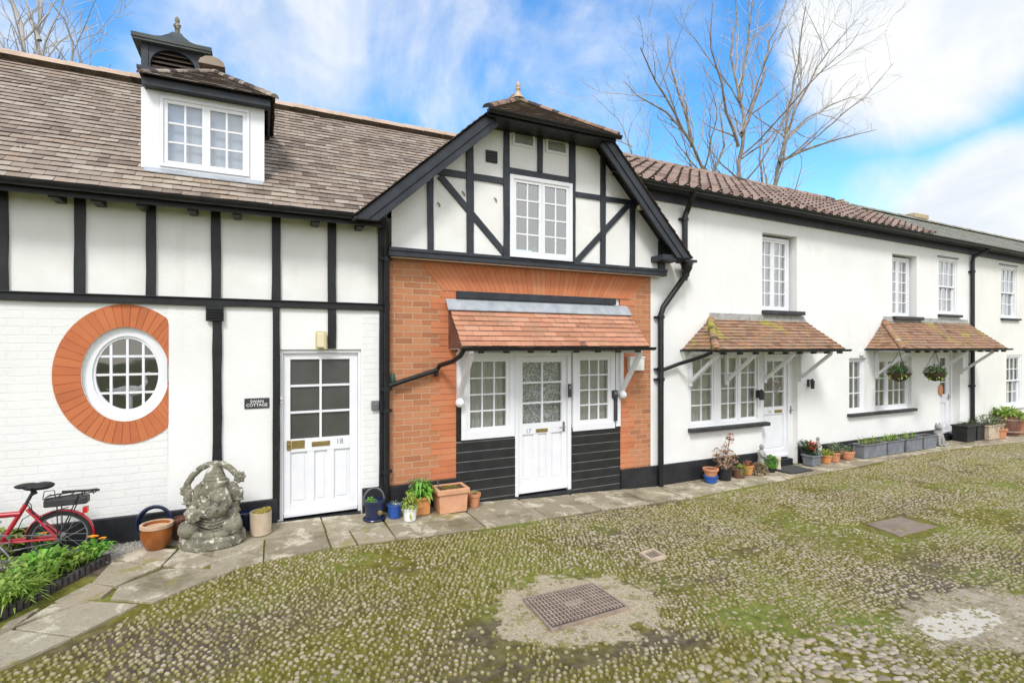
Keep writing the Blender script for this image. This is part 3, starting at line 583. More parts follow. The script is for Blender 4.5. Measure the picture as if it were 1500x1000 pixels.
m = MB(); m.quad((wa, dy+.022, wc), (wb, dy+.022, wc), (wb, dy+.022, wd), (wa, dy+.022, wd)); m.build('pane', 'glass', dm)
m = MB(); m.quad((wa, dy+.075, wc), (wb, dy+.075, wc), (wb, dy+.075, wd), (wa, dy+.075, wd)); m.build('blind', 'blind', dm)
m = MB(); m.hexa([(da+.03, dy-.06, dz0-.06), (db-.01, dy-.06, dz0-.06), (db-.01, dy+.02, dz0+.012), (da+.03, dy+.02, dz0+.012), (da+.03, dy-.065, dz0-.045), (db-.01, dy-.065, dz0-.045), (db-.01, dy-.001, dz0+.014), (da+.03, dy-.001, dz0+.014)]); m.build('lead_apron', 'lead', dm)
m = MB(); fz = 4.77; m.box(da+.03, db+.06, dy-.115, dy-.085, fz, fz+.085); m.box(da+.03, db+.06, dy-.085, dy+.02, fz+.004, fz+.02); m.box(db+.035, db+.06, dy-.085, 7.3, fz, fz+.075); m.box(da+.03, da+.055, dy-.085, 7.3, fz, fz+.075); m.build('fascia', 'slateblue', dm, bevel=.004)
ap = (-.55, 7.32, 5.50); e0 = fz+.088
m = MB(); A_ = (da+.025, dy-.16, e0); B_ = (db+.10, dy-.16, e0)
tiles(m, A_, B_, ap, ap, .098, .165, .013, .005)
tiles(m, B_, (B_[0], 8.2, e0), (ap[0], 8.2, ap[2]), ap, .098, .165, .013, .005); tiles(m, (A_[0], 8.2, e0), A_, ap, (ap[0], 8.2, ap[2]), .098, .165, .013, .005)
dr_ = m.build('hipped_roof', 'tile', dm)
m = MB(); bonnets(m, B_, ap, .05, .11); bonnets(m, A_, ap, .04, .11); ridge_run(m, Vector(ap)+Vector((0, -.12, .03)), (ap[0], 8.2, ap[2]+.03), .13, .3); m.build('hip_tiles', 'tile', dm)
# ridge ventilator turret
TU = MB(); t0, t1, ty, tb = -1.36, -.69, RY-.36, RY+.33; tz, tt = 5.20, 5.99
poly = [(t0, tz)]; cx = (t0+t1)/2; ar = .245
arch = [(cx-ar, 5.42)]+[(cx+ar*math.cos(PI-PI*i/12), 5.70+ar*.85*math.sin(PI-PI*i/12)) for i in range(13)]+[(cx+ar, 5.42)]
polys = [[Vector((x, z, 0)) for x, z in rect(t0, t1, tz, tt)], [Vector((x, z, 0)) for x, z in arch]]
flat = [p for q in polys for p in q]; TU.add([(p.x, ty, p.y) for p in flat], [tuple(t) for t in tessellate_polygon(polys)])
k = len(arch); TU.add([(x, ty, z) for x, z in arch]+[(x, ty+.08, z) for x, z in arch], [(i, (i+1) % k, (i+1) % k+k, i+k) for i in range(k)])
TU.box(t0, t0+.03, ty+.001, tb, tz, tt); TU.box(t1-.03, t1, ty+.001, tb, tz, tt); TU.box(t0, t1, tb-.03, tb, tz, tt)
TU.box(t0-.045, t1+.045, ty-.05, tb+.05, 5.585, 5.63); TU.box(t0-.005, t0+.07, ty-.012, ty-.001, 5.631, tt); TU.box(t1-.07, t1+.005, ty-.012, ty-.001, 5.631, tt)
tv = TU.build('ridge_ventilator', 'slateblue', LC, bevel=.003)
m = MB()
for i in range(8): z = 5.43+i*.06; m.hexa([(cx-ar, ty+.03, z), (cx+ar, ty+.03, z), (cx+ar, ty+.09, z+.05), (cx-ar, ty+.09, z+.05), (cx-ar, ty+.03, z+.012), (cx+ar, ty+.03, z+.012), (cx+ar, ty+.09, z+.062), (cx-ar, ty+.09, z+.062)])
m.build('louvre', mk('dark_wood', [(.045, .03, .022), (.09, .065, .05)], .8), tv)
m = MB(); pr_ = [(.43, tt-.03), (.43, tt+.02), (.34, tt+.055), (.24, tt+.11), (.16, tt+.17), (.09, tt+.25), (.05, tt+.31)]
for (h, z), (h2, z2) in zip(pr_, pr_[1:]):
    cy = (ty+tb)/2; m.add([(cx-h, cy-h, z), (cx+h, cy-h, z), (cx+h, cy+h, z), (cx-h, cy+h, z), (cx-h2, cy-h2, z2), (cx+h2, cy-h2, z2), (cx+h2, cy+h2, z2), (cx-h2, cy+h2, z2)], [(0, 1, 5, 4), (1, 2, 6, 5), (2, 3, 7, 6), (3, 0, 4, 7)])
m.box(cx-.42, cx+.42, (ty+tb)/2-.42, (ty+tb)/2+.42, tt-.06, tt-.031); m.build('lead_cap', mk('dark_lead', [(.035, .042, .042), (.07, .08, .078)], .6, ns=6, bump=.3, stains=[((.08, .10, .055), 5, .58, .7)]), tv)
m = MB(); m.lathe([(.07, 0), (.05, .03), (.03, .06), (.03, .12), (.045, .14), (.045, .165), (.022, .19), (.034, .225), (.022, .26), (.004, .28)], (cx, (ty+tb)/2, tt+.27), 12); m.build('finial', 'stone', tv, True)
# things on its wall
t = thing('wall_lamp', 'cream bulkhead lamp above the door numbered 18', 'lamp', (sx(469), WY, 2.22))
m = MB(); lx = sx(469.5); m.box(lx-.055, lx+.055, WY-.03, WY, 2.10, 2.32); m.build('back_plate', 'lamp', t, bevel=.008)
m = MB(); m.box(lx-.045, lx+.045, WY-.10, WY-.031, 2.12, 2.30); m.build('diffuser', mk('ribbed_diffuser', [(.6, .55, .38)], .3), t, bevel=.02)
m = MB(); m.box(lx+.025, lx+.056, WY-.105, WY-.0305, 2.11, 2.31); m.build('side_guard', 'lamp', t, bevel=.004)
t = thing('name_plate', 'small black plate reading SWAN COTTAGE beside the frosted door', 'sign', (sx(376), WY, 1.58))
m = MB(); a, b = at(358, 583.5), at(394.5, 597); m.box(a.x, b.x, WY-.012, WY, b.z, a.z); m.build('plate', 'darkgrey', t, bevel=.002)
text('SWAN\nCOTTAGE', .046, ((a.x+b.x)/2, WY-.0125, (a.z+b.z)/2), 'signtext', t, 'lettering', .001)
t = thing('key_safe', 'grey key safe on the white painted brick right of the frosted door', 'key safe', (sx(549), WY-.01, 1.42))
m = MB(); kx = sx(549); m.box(kx-.045, kx+.045, WY-.045, WY-.006, 1.37, 1.485); m.build('body', 'grey', t, bevel=.01)
m = MB(); m.box(kx-.027, kx+.027, WY-.05, WY-.0455, 1.43, 1.465); m.build('dial', 'chrome', t)

# ================================================================== 2. GABLED BRICK COTTAGE
GC = thing('gabled_brick_cottage', 'orange brick cottage with timbered half hipped gable and a salmon tiled canopy over door 17', 'house', (3.5, WY, 0))
BL, BR = SR+.0, sx(953); GY = 6.25
e0_, e1_ = 2.27, 4.90; ZB = 2.86
wall('brick_wall', 'brick', GC, [(BL, -.3), (e0_, -.3), (e0_, ZB), (e1_, ZB), (e1_, -.3), (BR, -.3), (BR, 3.26), (BL, 3.26)], [], WY, .1)
m = MB(); m.box(BR-.1, BR-.001, WY+.001, WY+.3, -.3, 3.2); m.build('return_wall', 'brick', GC)
house_shell(GC, BL+.12, BR, WY, 10.2, -.3, 3.3, 'brick')
for a, b, zt in ((BL+.0, e0_, .43), (e1_, BR, .265)):
    m = MB(); m.box(a, b, WY-.04, WY+.01, -.3, zt); m.build('plinth', 'plinth', GC, bevel=.008)
# gauged arch and quoins
m = MB(); ccx = 3.585; zc = 1.2; x = 1.78
zt = 3.215
while x < 5.36:
    x2 = x+.083; q = []
    for xx, z in ((x+.0025, zt), (x2-.0025, zt)): q.append((xx, z))
    f = (ZB-zc)/(zt-zc); lo = [(ccx+(x2-.0025-ccx)*f, ZB), (ccx+(x+.0025-ccx)*f, ZB)]
    m.prism([q[0], q[1]]+lo, WY-.006, WY+.004); x = x2
m.build('brick_arch', 'rubbed', GC)
for sd, e in ((-1, e0_), (1, e1_)):
    m = MB(); z = .44 if sd < 0 else .28; i = 0
    while z < ZB-.05:
        ln = (.34 if i % 4 < 2 else .225)*(1 if sd < 0 else .8); a, b = (e-ln, e) if sd < 0 else (e, e+ln)
        m.box(a, b, WY-.005, WY+.003, z+.0035, z+.074); z += .0775; i += 1
    m.build('brick_quoins', 'rubbed', GC)
# lead covered lintel above canopy
m = MB(); m.box(sx(668), sx(901), WY-.03, WY+.05, 2.765, 2.86); m.build('lintel', 'slateblue', GC, bevel=.004)
# gable
wall('gable_wall', 'panel', GC, [(1.40, 3.22), (5.62, 3.22), (5.62, 3.68), (4.34, 5.0), (2.56, 5.02), (1.40, 3.93)], [rect(2.98, 3.925, 3.335, 4.42)], GY, .1)
m = MB(); m.box(1.36, 5.65, GY-.05, WY+.02, 3.222, 3.305); m.box(1.36, 5.65, GY-.065, GY-.0505, 3.285, 3.328); m.box(1.36, 5.65, GY-.05, GY-.001, 3.3055, 3.328); m.build('timber_rail', 'slateblue', GC, bevel=.005)
m = MB(); m.box(5.6, 5.62, GY+.002, WY+.1, 3.3, 3.75); m.box(1.40, 1.42, GY+.002, WY+.1, 3.3, 3.75); m.build('gable_return', 'slateblue', GC)
S = lambda p: sx(p, GY)
zr = lambda s: 3.47+min((s-.787)*.906, (5.88-s)*1.05)-.13            # underside of the roof above s
def gpost(a, b, z0, zt=None):
    a, b = S(a), S(b); z = zt or min(zr((a+b)/2)+.1, 5.02)
    return post(GC, a, b, z0, z, GY, .028, 'slateblue')
B0 = 3.329
gpost(625.5, 634.5, B0); gpost(683, 693, B0); gpost(737, 745.5, B0); gpost(833.5, 842, B0); gpost(879, 886, B0); gpost(922, 929, B0, 4.255); gpost(963.5, 973, B0); gpost(786.5, 794, 4.52)
def grail(a, b, z0, z1):
    m = MB(); m.wobbly(a, b, GY-.024, GY+.004, z0, z1, .003); return m.build('timber_rail', 'slateblue', GC, bevel=.004)
grail(1.86, S(683)-.001, 4.283, 4.365); grail(S(693)+.001, S(737)-.001, 4.283, 4.365); grail(S(745.5)+.001, S(833.5)-.001, 4.432, 4.518); grail(S(842)+.001, S(879)-.001, 4.255, 4.33); grail(S(886)+.001, 5.05, 4.255, 4.33)
def brace(p, q, w=.085):
    m = MB(); m.bar((p[0], GY-.008, p[1]), (q[0], GY-.008, q[1]), .03, w, up=(0, -1, 0)) if False else m.bar((p[0], GY-.0085, p[1]), (q[0], GY-.0085, q[1]), .025, w)
    return m.build('timber_brace', 'slateblue', GC, bevel=.004)
brace((2.0, 4.27), (2.92, 3.345)); brace((4.02, 3.345), (4.93, 4.25))
window(GC, 2.965, 3.94, 3.325, 4.43, GY-.035, [(3.02, 3.445, 2), (3.46, 3.885, 2)], 4, .055, .04, .022, curtain=None, glass='glass_hi', sill=(.02, .02, .03, .03, 'slateblue'))
for a, b in ((748, 784), (797, 832)):
    p, q = at(a, 190 if a < 790 else 201, GY), at(b, 215 if a < 790 else 223, GY)
    m = MB(); z1, z0 = p.z-.0, p.z-.205; r = grid_frame(m, p.x+.02, q.x-.01, z0, z1, GY-.02, .025, .035, 1, 1, .02); w_ = m.build('top_light', 'white', GC, bevel=.003)
    m = MB()
    for i in range(4): z = r[2]+(r[3]-r[2])*i/4; m.hexa([(r[0], GY-.012, z), (r[1], GY-.012, z), (r[1], GY-.002, z+.03), (r[0], GY-.002, z+.03), (r[0], GY-.014, z+.006), (r[1], GY-.014, z+.006), (r[1], GY-.004, z+.036), (r[0], GY-.004, z+.036)])
    m.build('slats', 'stone_l', w_)
m = MB(); p, q = at(711.5, 220, GY), at(728, 240, GY); m.box(p.x, q.x, GY-.02, GY-.001, q.z, p.z)
for i in range(4): z = q.z+.012+i*.036; m.box(p.x+.012, q.x-.012, GY-.03, GY-.0205, z, z+.014)
m.build('air_vent', 'black', GC)
for (px, py) in ((641, 299), (724, 292), (677, 283)):
    p = at(px, py, GY); m = MB(); m.tube([(p.x, GY, p.z+.02), (p.x+.015, GY-.02, p.z), (p.x+.03, GY-.01, p.z-.03)], .009, 6); m.build('hook', 'iron', GC)
# gable roof
VY = 5.90; E0, E1, EZ = .787, 5.88, 3.47; HZ = 5.05; hs0, hs1 = E0+(HZ-EZ)/.906, E1-(HZ-EZ)/1.05; AP = (3.5, 7.08, 5.88); RZ2 = AP[2]+.06
m = MB()
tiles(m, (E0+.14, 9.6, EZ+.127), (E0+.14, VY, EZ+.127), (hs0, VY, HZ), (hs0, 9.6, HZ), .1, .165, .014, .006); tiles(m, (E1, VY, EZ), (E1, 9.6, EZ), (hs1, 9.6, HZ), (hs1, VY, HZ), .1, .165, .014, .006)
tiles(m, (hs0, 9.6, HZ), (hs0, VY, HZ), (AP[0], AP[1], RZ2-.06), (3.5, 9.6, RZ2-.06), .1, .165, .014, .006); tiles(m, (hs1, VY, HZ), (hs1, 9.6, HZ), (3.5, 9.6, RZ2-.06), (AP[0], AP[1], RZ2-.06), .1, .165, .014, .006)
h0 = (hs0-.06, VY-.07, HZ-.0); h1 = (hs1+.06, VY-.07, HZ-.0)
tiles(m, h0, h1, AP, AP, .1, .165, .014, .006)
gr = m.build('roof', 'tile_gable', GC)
m = MB(); bonnets(m, h0, AP, .06, .11); bonnets(m, h1, AP, .06, .11); ridge_run(m, AP, (3.5, 9.6, AP[2]), .12, .3); m.build('hip_tiles', 'tile_gable', gr)
m = MB(); m.lathe([(.10, 0), (.09, .02), (.05, .06), (.03, .11), (.03, .13), (.042, .145), (.028, .17), (.038, .20), (.026, .24), (.004, .27)], (3.5, 7.06, 5.89), 14); m.build('finial', 'finial', gr, True)
m = MB(); m.box(hs0-.04, hs1+.04, VY-.05, VY-.02, HZ-.085, HZ-.015); m.box(hs0-.02, hs1+.02, VY-.02, GY, HZ-.06, HZ-.03); m.build('hip_fascia', 'black', GC)
m = MB(); half_gutter(m, hs0-.06, hs1+.08, VY-.10, HZ-.02, r=.045); m.build('hip_gutter', 'pipe', GC, True)
dn = Vector((1.05, 0, -1)).normalized()     # inward normal of the left rake
def barge(sign):
    m = MB(); e, h = (E0, hs0) if sign > 0 else (E1, hs1)
    nrm = Vector((.906 if sign > 0 else -1.05, 0, -1)).normalized(); up = Vector((h-e, 0, HZ-EZ)).normalized()
    for (d0, d1, y0, y1) in ((.012, .12, VY+.02, VY+.055), (.12, .20, VY+.035, VY+.07)):
        p0, p1 = Vector((e, 0, EZ))-up*.06, Vector((h, 0, HZ))+up*.02
        zc_ = (3.56 if sign > 0 else 3.47); cut = lambda d: (p0+nrm*d)+up*((zc_-(p0+nrm*d).z)/up.z)
        q = [cut(d0), p1+nrm*d0, p1+nrm*d1, cut(d1)]; q = [(v.x, v.z) for v in q]
        m.prism(q if sign > 0 else q[::-1], y0, y1)
    m.build('barge_board', 'slateblue', GC, bevel=.004)
    m = MB(); q = [cut(.013), p1+nrm*.013, p1+nrm*.04, cut(.04)]; q = [(v.x, v.z) for v in q]; m.prism(q if sign > 0 else q[::-1], VY+.07, GY-.002); m.build('soffit', 'black', GC)
    if sign > 0: return
    m = MB(); f = Vector((e, 0, EZ))+up*.16+nrm*.18; m.box(min(f.x, f.x+sign*.27), max(f.x, f.x+sign*.27), VY+.075, WY, f.z-.04, f.z+.05); m.build('purlin_end', 'slateblue', GC, bevel=.01)
barge(1); barge(-1)
m = MB(); p = at(938, 305, 6.1); m.box(p.x-.03, p.x+.03, 6.08, 6.14, p.z-.02, p.z+.04); m.build('soffit_block', 'buff', GC)
# right downpipe with hopper
m = MB(); hp = at(1006, 388, 6.2); wy = WY-.07; sp_ = sx(968, wy); pr = .045
zt_ = at(968, 455, wy).z
m.tube([(hp.x, 6.2, hp.z-.02), (hp.x, 6.2, hp.z-.16), (hp.x-.06, 6.24, hp.z-.24), (sp_+.05, wy, zt_+.06), (sp_, wy, zt_-.06), (sp_, wy, -.07)], pr, 12)
for z in (zt_-.1, 1.78, 1.62): pipe_joint(m, (sp_, wy, z), pr)
m.lathe([(.04, -.16), (.05, -.12), (.085, -.06), (.09, 0), (.10, .0), (.10, .03)], (hp.x, 6.2, hp.z), 10); m.box(hp.x-.12, hp.x+.12, 6.10, 6.32, hp.z+.031, hp.z+.07)
m.build('downpipe', 'pipe', GC, True)
# entrance: boarding, windows, door 17
for a, b in ((e0_+.002, 3.12), (4.035, e1_-.002)):
    ed = MB(); m = MB(); z = -.05 if a > 4 else .0
    m.box(a, b, WY+.012, WY+.05, -.2, 1.0)
    while z < .88:
        m.prism([], 0, 0) if False else None
        z1 = z+.112; z2 = z+.1275
        vs = [(x, y, zz) for x in (a, b) for y, zz in ((WY-.014, z), (WY-.014, z1), (WY+.010, z2), (WY+.0115, z2), (WY+.0115, z))]
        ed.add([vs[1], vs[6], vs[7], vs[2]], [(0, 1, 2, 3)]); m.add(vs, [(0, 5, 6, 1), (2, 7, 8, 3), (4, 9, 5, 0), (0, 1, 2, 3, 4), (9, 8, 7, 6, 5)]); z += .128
    wb = m.build('weather_boarding', 'board', GC); ed.build('board_edges', 'skylit', wb)  # chamfers coloured lighter, as if catching the sky
m = MB(); m.box(e0_+.001, e1_-.001, WY+.03, WY+.08, 2.045, ZB); m.build('head_panel', 'white', GC)
for x in (e0_+.002, e1_-.09): m = MB(); m.box(x, x+.088, WY-.02, WY+.03, .93, 2.2); m.build('jamb', 'black' if x < 3 else 'white', GC)
window(GC, 2.335, 3.105, .915, 2.06, WY-.035, [(2.41, 3.03, 3)], 4, .075, .05, .02, .10, curtain='curtain')
window(GC, 4.045, 4.785, .91, 2.06, WY-.035, [(4.12, 4.715, 3)], 4, .075, .05, .02, .10, curtain='curtain')
dr, yy = panel_door(GC, 3.12, 4.03, .095, 2.055, WY-.005, (.06, .06, .06), 1.06, 2, 3, .075, .085, .15, .16, glass='glass', lace_=True, label='white door with lace behind six panes and the number 17')
letter_plate(dr, sx(793.5, yy), .955, yy, .19, .05); text('17', .085, (sx(774, yy), yy-.001, .955), 'figure', dr, 'house_number'); lever(dr, sx(825.5, yy), .985, yy, -1)
# canopy
CY = 5.87
cb0, cb1 = 2.16, 5.02
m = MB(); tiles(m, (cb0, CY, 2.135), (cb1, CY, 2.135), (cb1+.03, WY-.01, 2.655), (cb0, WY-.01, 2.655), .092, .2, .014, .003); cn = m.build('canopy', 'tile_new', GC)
m = MB(); m.hexa([(cb0-.03, WY-.10, 2.60), (sx(920), WY-.10, 2.60), (sx(920)-.03, WY, 2.742), (cb0-.03, WY, 2.742), (cb0-.03, WY-.105, 2.614), (sx(920), WY-.105, 2.614), (sx(920)-.03, WY-.004, 2.758), (cb0-.03, WY-.004, 2.758)]); m.build('lead_flashing', 'lead', cn, bevel=.003)
m = MB(); m.prism([(0, 0)]*0 or [(cb0+.02, 2.12), (cb1-.02, 2.12), (cb1-.02, 2.10), (cb0+.02, 2.10)], CY+.03, WY+.03); m.build('soffit', 'white', cn)
for x in (cb0+.005, cb1-.03):
    m = MB(); vs = [(x, CY+.02, 2.115), (x, WY, 2.115), (x, WY, 2.64), (x+.025, CY+.02, 2.115), (x+.025, WY, 2.115), (x+.025, WY, 2.64)]; m.add(vs, [(0, 1, 2), (5, 4, 3), (0, 2, 5, 3), (1, 0, 3, 4)]); m.build('canopy_cheek', 'barrel', cn)
m = MB(); half_gutter(m, cb0-.03, cb1+.05, CY-.05, 2.125, r=.043)
gx = sx(640, WY-.06)
m.tube([(cb0+.0, CY-.04, 2.09), (cb0-.02, CY+.0, 2.03), (cb0-.06, CY+.15, 1.96), (cb0-.14, WY-.09, 1.90), (gx, WY-.065, 1.84), (px_+.02, WY-.07, 1.66)], .03, 10)
p = at(640, 546, WY-.06); m.box(p.x-.02, p.x+.02, WY-.06, WY, p.z-.045, p.z+.045)
m.build('gutter', 'pipe', cn, True)
for i in range(8): s = cb0+.25+i*.345; m = MB(); m.box(s-.025, s+.025, CY-.02, CY+.06, 2.055, 2.10); m.build('rafter_end', 'black', cn)
def bracket(parent, s, yf, zf, zw, w=.06, knob=True, mat='white'):
    m = MB(); m.box(s-w/2, s+w/2, WY-.055, WY-.001, zw-.08, zf); m.bar((s, WY-.05, zw), (s, yf, zf-.03), w*.98, .06, up=(1, 0, 0)); m.box(s-w/2, s+w/2, yf-.02, WY-.056, zf-.028, zf+.03)
    if knob: m.ball((s, WY-.07, zw-.06), (.06, .065, .06), 12, 8)
    return m.build('bracket', mat, parent, bevel=.006)
bracket(cn, 2.30, 5.93, 2.07, 1.47); bracket(cn, 4.90, 5.93, 2.07, 1.47)
# fittings beside the entrance
t = thing('door_intercom', 'slim dark grey intercom on white frame right of door 17', 'intercom', (sx(834, 6.36), 6.36, 1.5))
ix = sx(834, 6.36); m = MB(); m.box(ix-.025, ix+.025, 6.345, 6.364, 1.41, 1.60); m.build('body', 'darkgrey', t, bevel=.004)
m = MB(); m.box(ix-.012, ix+.012, 6.34, 6.3445, 1.53, 1.575); m.build('button', 'chrome', t)
t = thing('key_safe', 'dark key safe below the right bracket of the salmon tiled canopy', 'key safe', (sx(900, 6.35), 6.36, 1.5))
kx = sx(900.5, 6.35); m = MB(); m.box(kx-.045, kx+.045, 6.325, 6.372, 1.36, 1.48); m.build('body', 'darkgrey', t, bevel=.008)
m = MB(); m.box(kx-.03, kx+.02, 6.318, 6.3245, 1.42, 1.46); m.build('dial', 'chrome', t); m = MB(); m.box(kx-.01, kx+.045, 6.34, 6.372, 1.02, 1.355); m.build('cable_cover', 'darkgrey', t)
t = thing('meter_box', 'white meter box on brick beside the right bracket of door 17 canopy', 'meter box', (sx(930), WY, 1.95))
p, q = at(918, 524), at(939, 542); m = MB(); m.box(p.x, q.x, WY-.08, WY-.006, q.z, p.z); m.build('body', 'cream', t, bevel=.006)
m = MB(); m.box(p.x-.01, q.x+.01, WY-.09, WY-.006, p.z, p.z+.02); m.build('lid', 'white', t)
t = thing('wall_tap', 'green topped tap on the black downpipe beside door 18', 'tap', (px_+.06, WY-.05, 1.66))
m = MB(); m.lathe([(.02, 0), (.03, .02), (.028, .09), (.015, .12)], (px_+.075, WY-.06, 1.70), 10); m.build('body', mk('green_paint', [(.02, .07, .05), (.04, .11, .08)], .5), t, True)

# ================================================================== 3. WHITE COTTAGES ON THE RIGHT
SLP = -.0138
ze = lambda s: 4.63+SLP*(s-5.4)               # tile edge
zrd = lambda s: 5.935+SLP*(s-7.5)             # ridge
WC = thing('white_rendered_cottage', 'long white rendered cottage with two mossy tiled door canopies and black fascia', 'house', (10, WY, 0))
WL, WR = BR, 15.32
W1 = (8.03, 8.96, 2.76, 4.17); W2 = (12.0, 12.92, 2.75, 4.10); W3 = (13.80, 14.60, 2.84, 4.15)
B1 = (6.29, 7.98, .80, 2.02); D3 = (8.02, 8.98, .09, 2.0); N1 = (10.53, 11.10, .80, 1.9); N2 = (11.40, 12.72, .80, 1.9); D4 = (13.85, 14.72, .10, 2.0)
wall('front_wall', 'render', WC, [(WL, -.3), (D3[0], -.3), (D3[0], D3[3]), (D3[1], D3[3]), (D3[1], -.3), (D4[0], -.3), (D4[0], D4[3]), (D4[1], D4[3]), (D4[1], -.3), (WR, -.3), (WR, ze(WR)-.05), (WL, ze(WL)-.05)],
     [rect(*W1), rect(*W2), rect(*W3), rect(*B1), rect(*N1), rect(*N2)], WY, .22)
house_shell(WC, WL+.1, WR, WY, 10.6, -.3, 4.4)
for a, b in ((WL, D3[0]), (D3[1], D4[0]), (D4[1], WR)):
    m = MB(); m.box(a, b, WY-.035, WY+.01, -.3, .262); m.build('plinth', 'plinth', WC, bevel=.008)
sl = lambda ov=.03, h=.06: (ov, ov, .2, h, 'sill')
dw = WY+.12
for W in (W1, W2):
    a, b, c, d = W; fa = .02; mid = (a+b-.06)/2
    window(WC, a+.0, b-.06, c+.02, d-.04, dw, [(a+.05, mid-.01, 2), (mid+.01, b-.11, 2)], 5, .05, .04, .022, curtain='curtain2')
    m = MB(); m.box(a-.02, b+.12, WY-.09, dw, c-.05, c+.019); m.build('window_sill', 'sill', WC, bevel=.006)
a, b, c, d = W3
window(WC, a+.0, b, c+.02, d, WY+.02, [(a+.05, b-.05, 3)], 4, .05, .035, .02, curtain='curtain2', meet=.5)
m = MB(); m.box(a-.04, b+.1, WY-.07, WY+.02, c-.04, c+.019); m.build('window_sill', 'sill', WC, bevel=.006)
m = MB(); m.box(a-.06, b+.03, WY-.02, WY+.002, d+.01, d+.035); m.build('drip_mould', 'grey', WC)
a, b, c, d = B1; q = [sx(p, 6.41) for p in (1013, 1044, 1057, 1080, 1085, 1107)]
window(WC, a, b, c, d, WY+.01, [(q[0]-.03, q[1]+.03, 2), (q[2]-.03, q[3]+.02, 2), (q[4]-.01, q[5]+.04, 2)], 4, .05, .035, .02, .06, curtain='curtain')
m = MB(); m.box(a-.02, b+.14, WY-.10, WY+.01, c-.07, c-.005); m.build('window_sill', 'sill', WC, bevel=.008)
a, b, c, d = N1
window(WC, a, b, c, d, WY+.06, [(a+.05, b-.05, 2)], [.32, .66], .05, .035, .02, curtain='curtain2', meet=None)
a, b, c, d = N2; m1 = a+.52
window(WC, a, b, c, d, WY+.06, [(a+.05, m1-.02, 2), (m1+.03, b-.05, 3)], [.33, .62], .05, .04, .02, curtain='curtain2')
m = MB(); m.box(10.46, 12.80, WY-.08, WY+.06, .735, .795); m.build('window_sill', 'sill', WC, bevel=.008)
dr, yy = panel_door(WC, D3[0]+.02, D3[1]-.13, D3[2], 1.99, WY+.06, (.06, .05, .05), 1.03, 2, 3, .085, .085, .14, .16, glass='glass', lace_=False, npan=1, label='white door with a heart wreath over its six panes')
drape(dr, D3[0]+.05, D3[1]-.2, 1.0, 1.95, yy+.09, 'curtain2', name='net_curtain', amp=.008)
letter_plate(dr, sx(1140, yy), .945, yy, .2, .055); lever(dr, sx(1158, yy), .95, yy, -1); text('16', .08, (sx(1127.5, yy), yy-.001, .945), 'figure', dr, 'house_number')
m = MB(); m.box(D3[1]-.13, D3[1]-.001, WY+.10, WY+.20, -.1, 2.0); m.build('door_reveal', 'cream', WC)
dr, yy = panel_door(WC, D4[0]+.02, D4[1]-.12, D4[2], 1.99, WY+.10, (.05, .05, .05), 1.02, 1, 3, .17, .17, .2, .18, glass='frosted', npan=1, label='white door with one narrow glazed strip of three panes')
lever(dr, D4[1]-.23, .95, yy, -1); m = MB(); m.lathe([(.025, 0), (.025, .01)], (0, 0, 0), 10); m.v = [(D4[0]+.33+x, yy-.001-z, .98+y) for x, y, z in m.v]; m.build('door_knob', 'chrome', dr)
m = MB(); m.box(D4[1]-.12, D4[1]-.001, WY+.14, WY+.20, -.1, 2.0); m.build('door_reveal', 'cream', WC)
# roof
SP = 13.0; yE, yR = 6.13, 8.5
m = MB(); xl = lambda z: 5.88-(z-3.47)/1.05
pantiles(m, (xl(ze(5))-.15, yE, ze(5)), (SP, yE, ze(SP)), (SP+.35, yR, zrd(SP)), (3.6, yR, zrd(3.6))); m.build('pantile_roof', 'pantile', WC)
m = MB(); ridge_run(m, (3.6, yR, zrd(3.6)+.01), (13.2, yR, zrd(13.2)+.01), .12, .35); m.build('ridge', 'pantile', WC)
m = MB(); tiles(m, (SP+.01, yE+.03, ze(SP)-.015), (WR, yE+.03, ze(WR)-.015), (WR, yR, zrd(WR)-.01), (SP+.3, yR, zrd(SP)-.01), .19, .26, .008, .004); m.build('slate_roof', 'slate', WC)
m = MB(); ridge_run(m, (13.2, yR, zrd(13.2)-.02), (WR, yR, zrd(WR)-.02), .10, .4); m.build('ridge', 'slate', WC)
m = MB(); m.quad((3.6, yR, zrd(3.6)), (WR, yR, zrd(WR)), (WR, 10.9, 4.4), (3.6, 10.9, 4.4)); m.build('rear_slope', 'slate', WC)
def fascia(parent, a, b):
    m = MB(); y0, y1 = WY-.05, WY-.001
    m.hexa([(a, y0, ze(a)-.19), (b, y0, ze(b)-.19), (b, y1, ze(b)-.19), (a, y1, ze(a)-.19), (a, y0, ze(a)-.03), (b, y0, ze(b)-.03), (b, y1, ze(b)-.03), (a, y1, ze(a)-.03)])
    m.hexa([(a, yE+.05, ze(a)-.06), (b, yE+.05, ze(b)-.06), (b, y0-.001, ze(b)-.06), (a, y0-.001, ze(a)-.06), (a, yE+.05, ze(a)-.03), (b, yE+.05, ze(b)-.03), (b, y0-.001, ze(b)-.03), (a, y0-.001, ze(a)-.03)])
    m.build('fascia', 'slateblue', parent, bevel=.004)
    m = MB(); half_gutter(m, a, b, yE-.02, ze(a)-.015, ze(b)-.015, .055); m.build('gutter', 'pipe', parent, True)
fascia(WC, 4.75, SP); fascia(WC, SP+.001, WR)
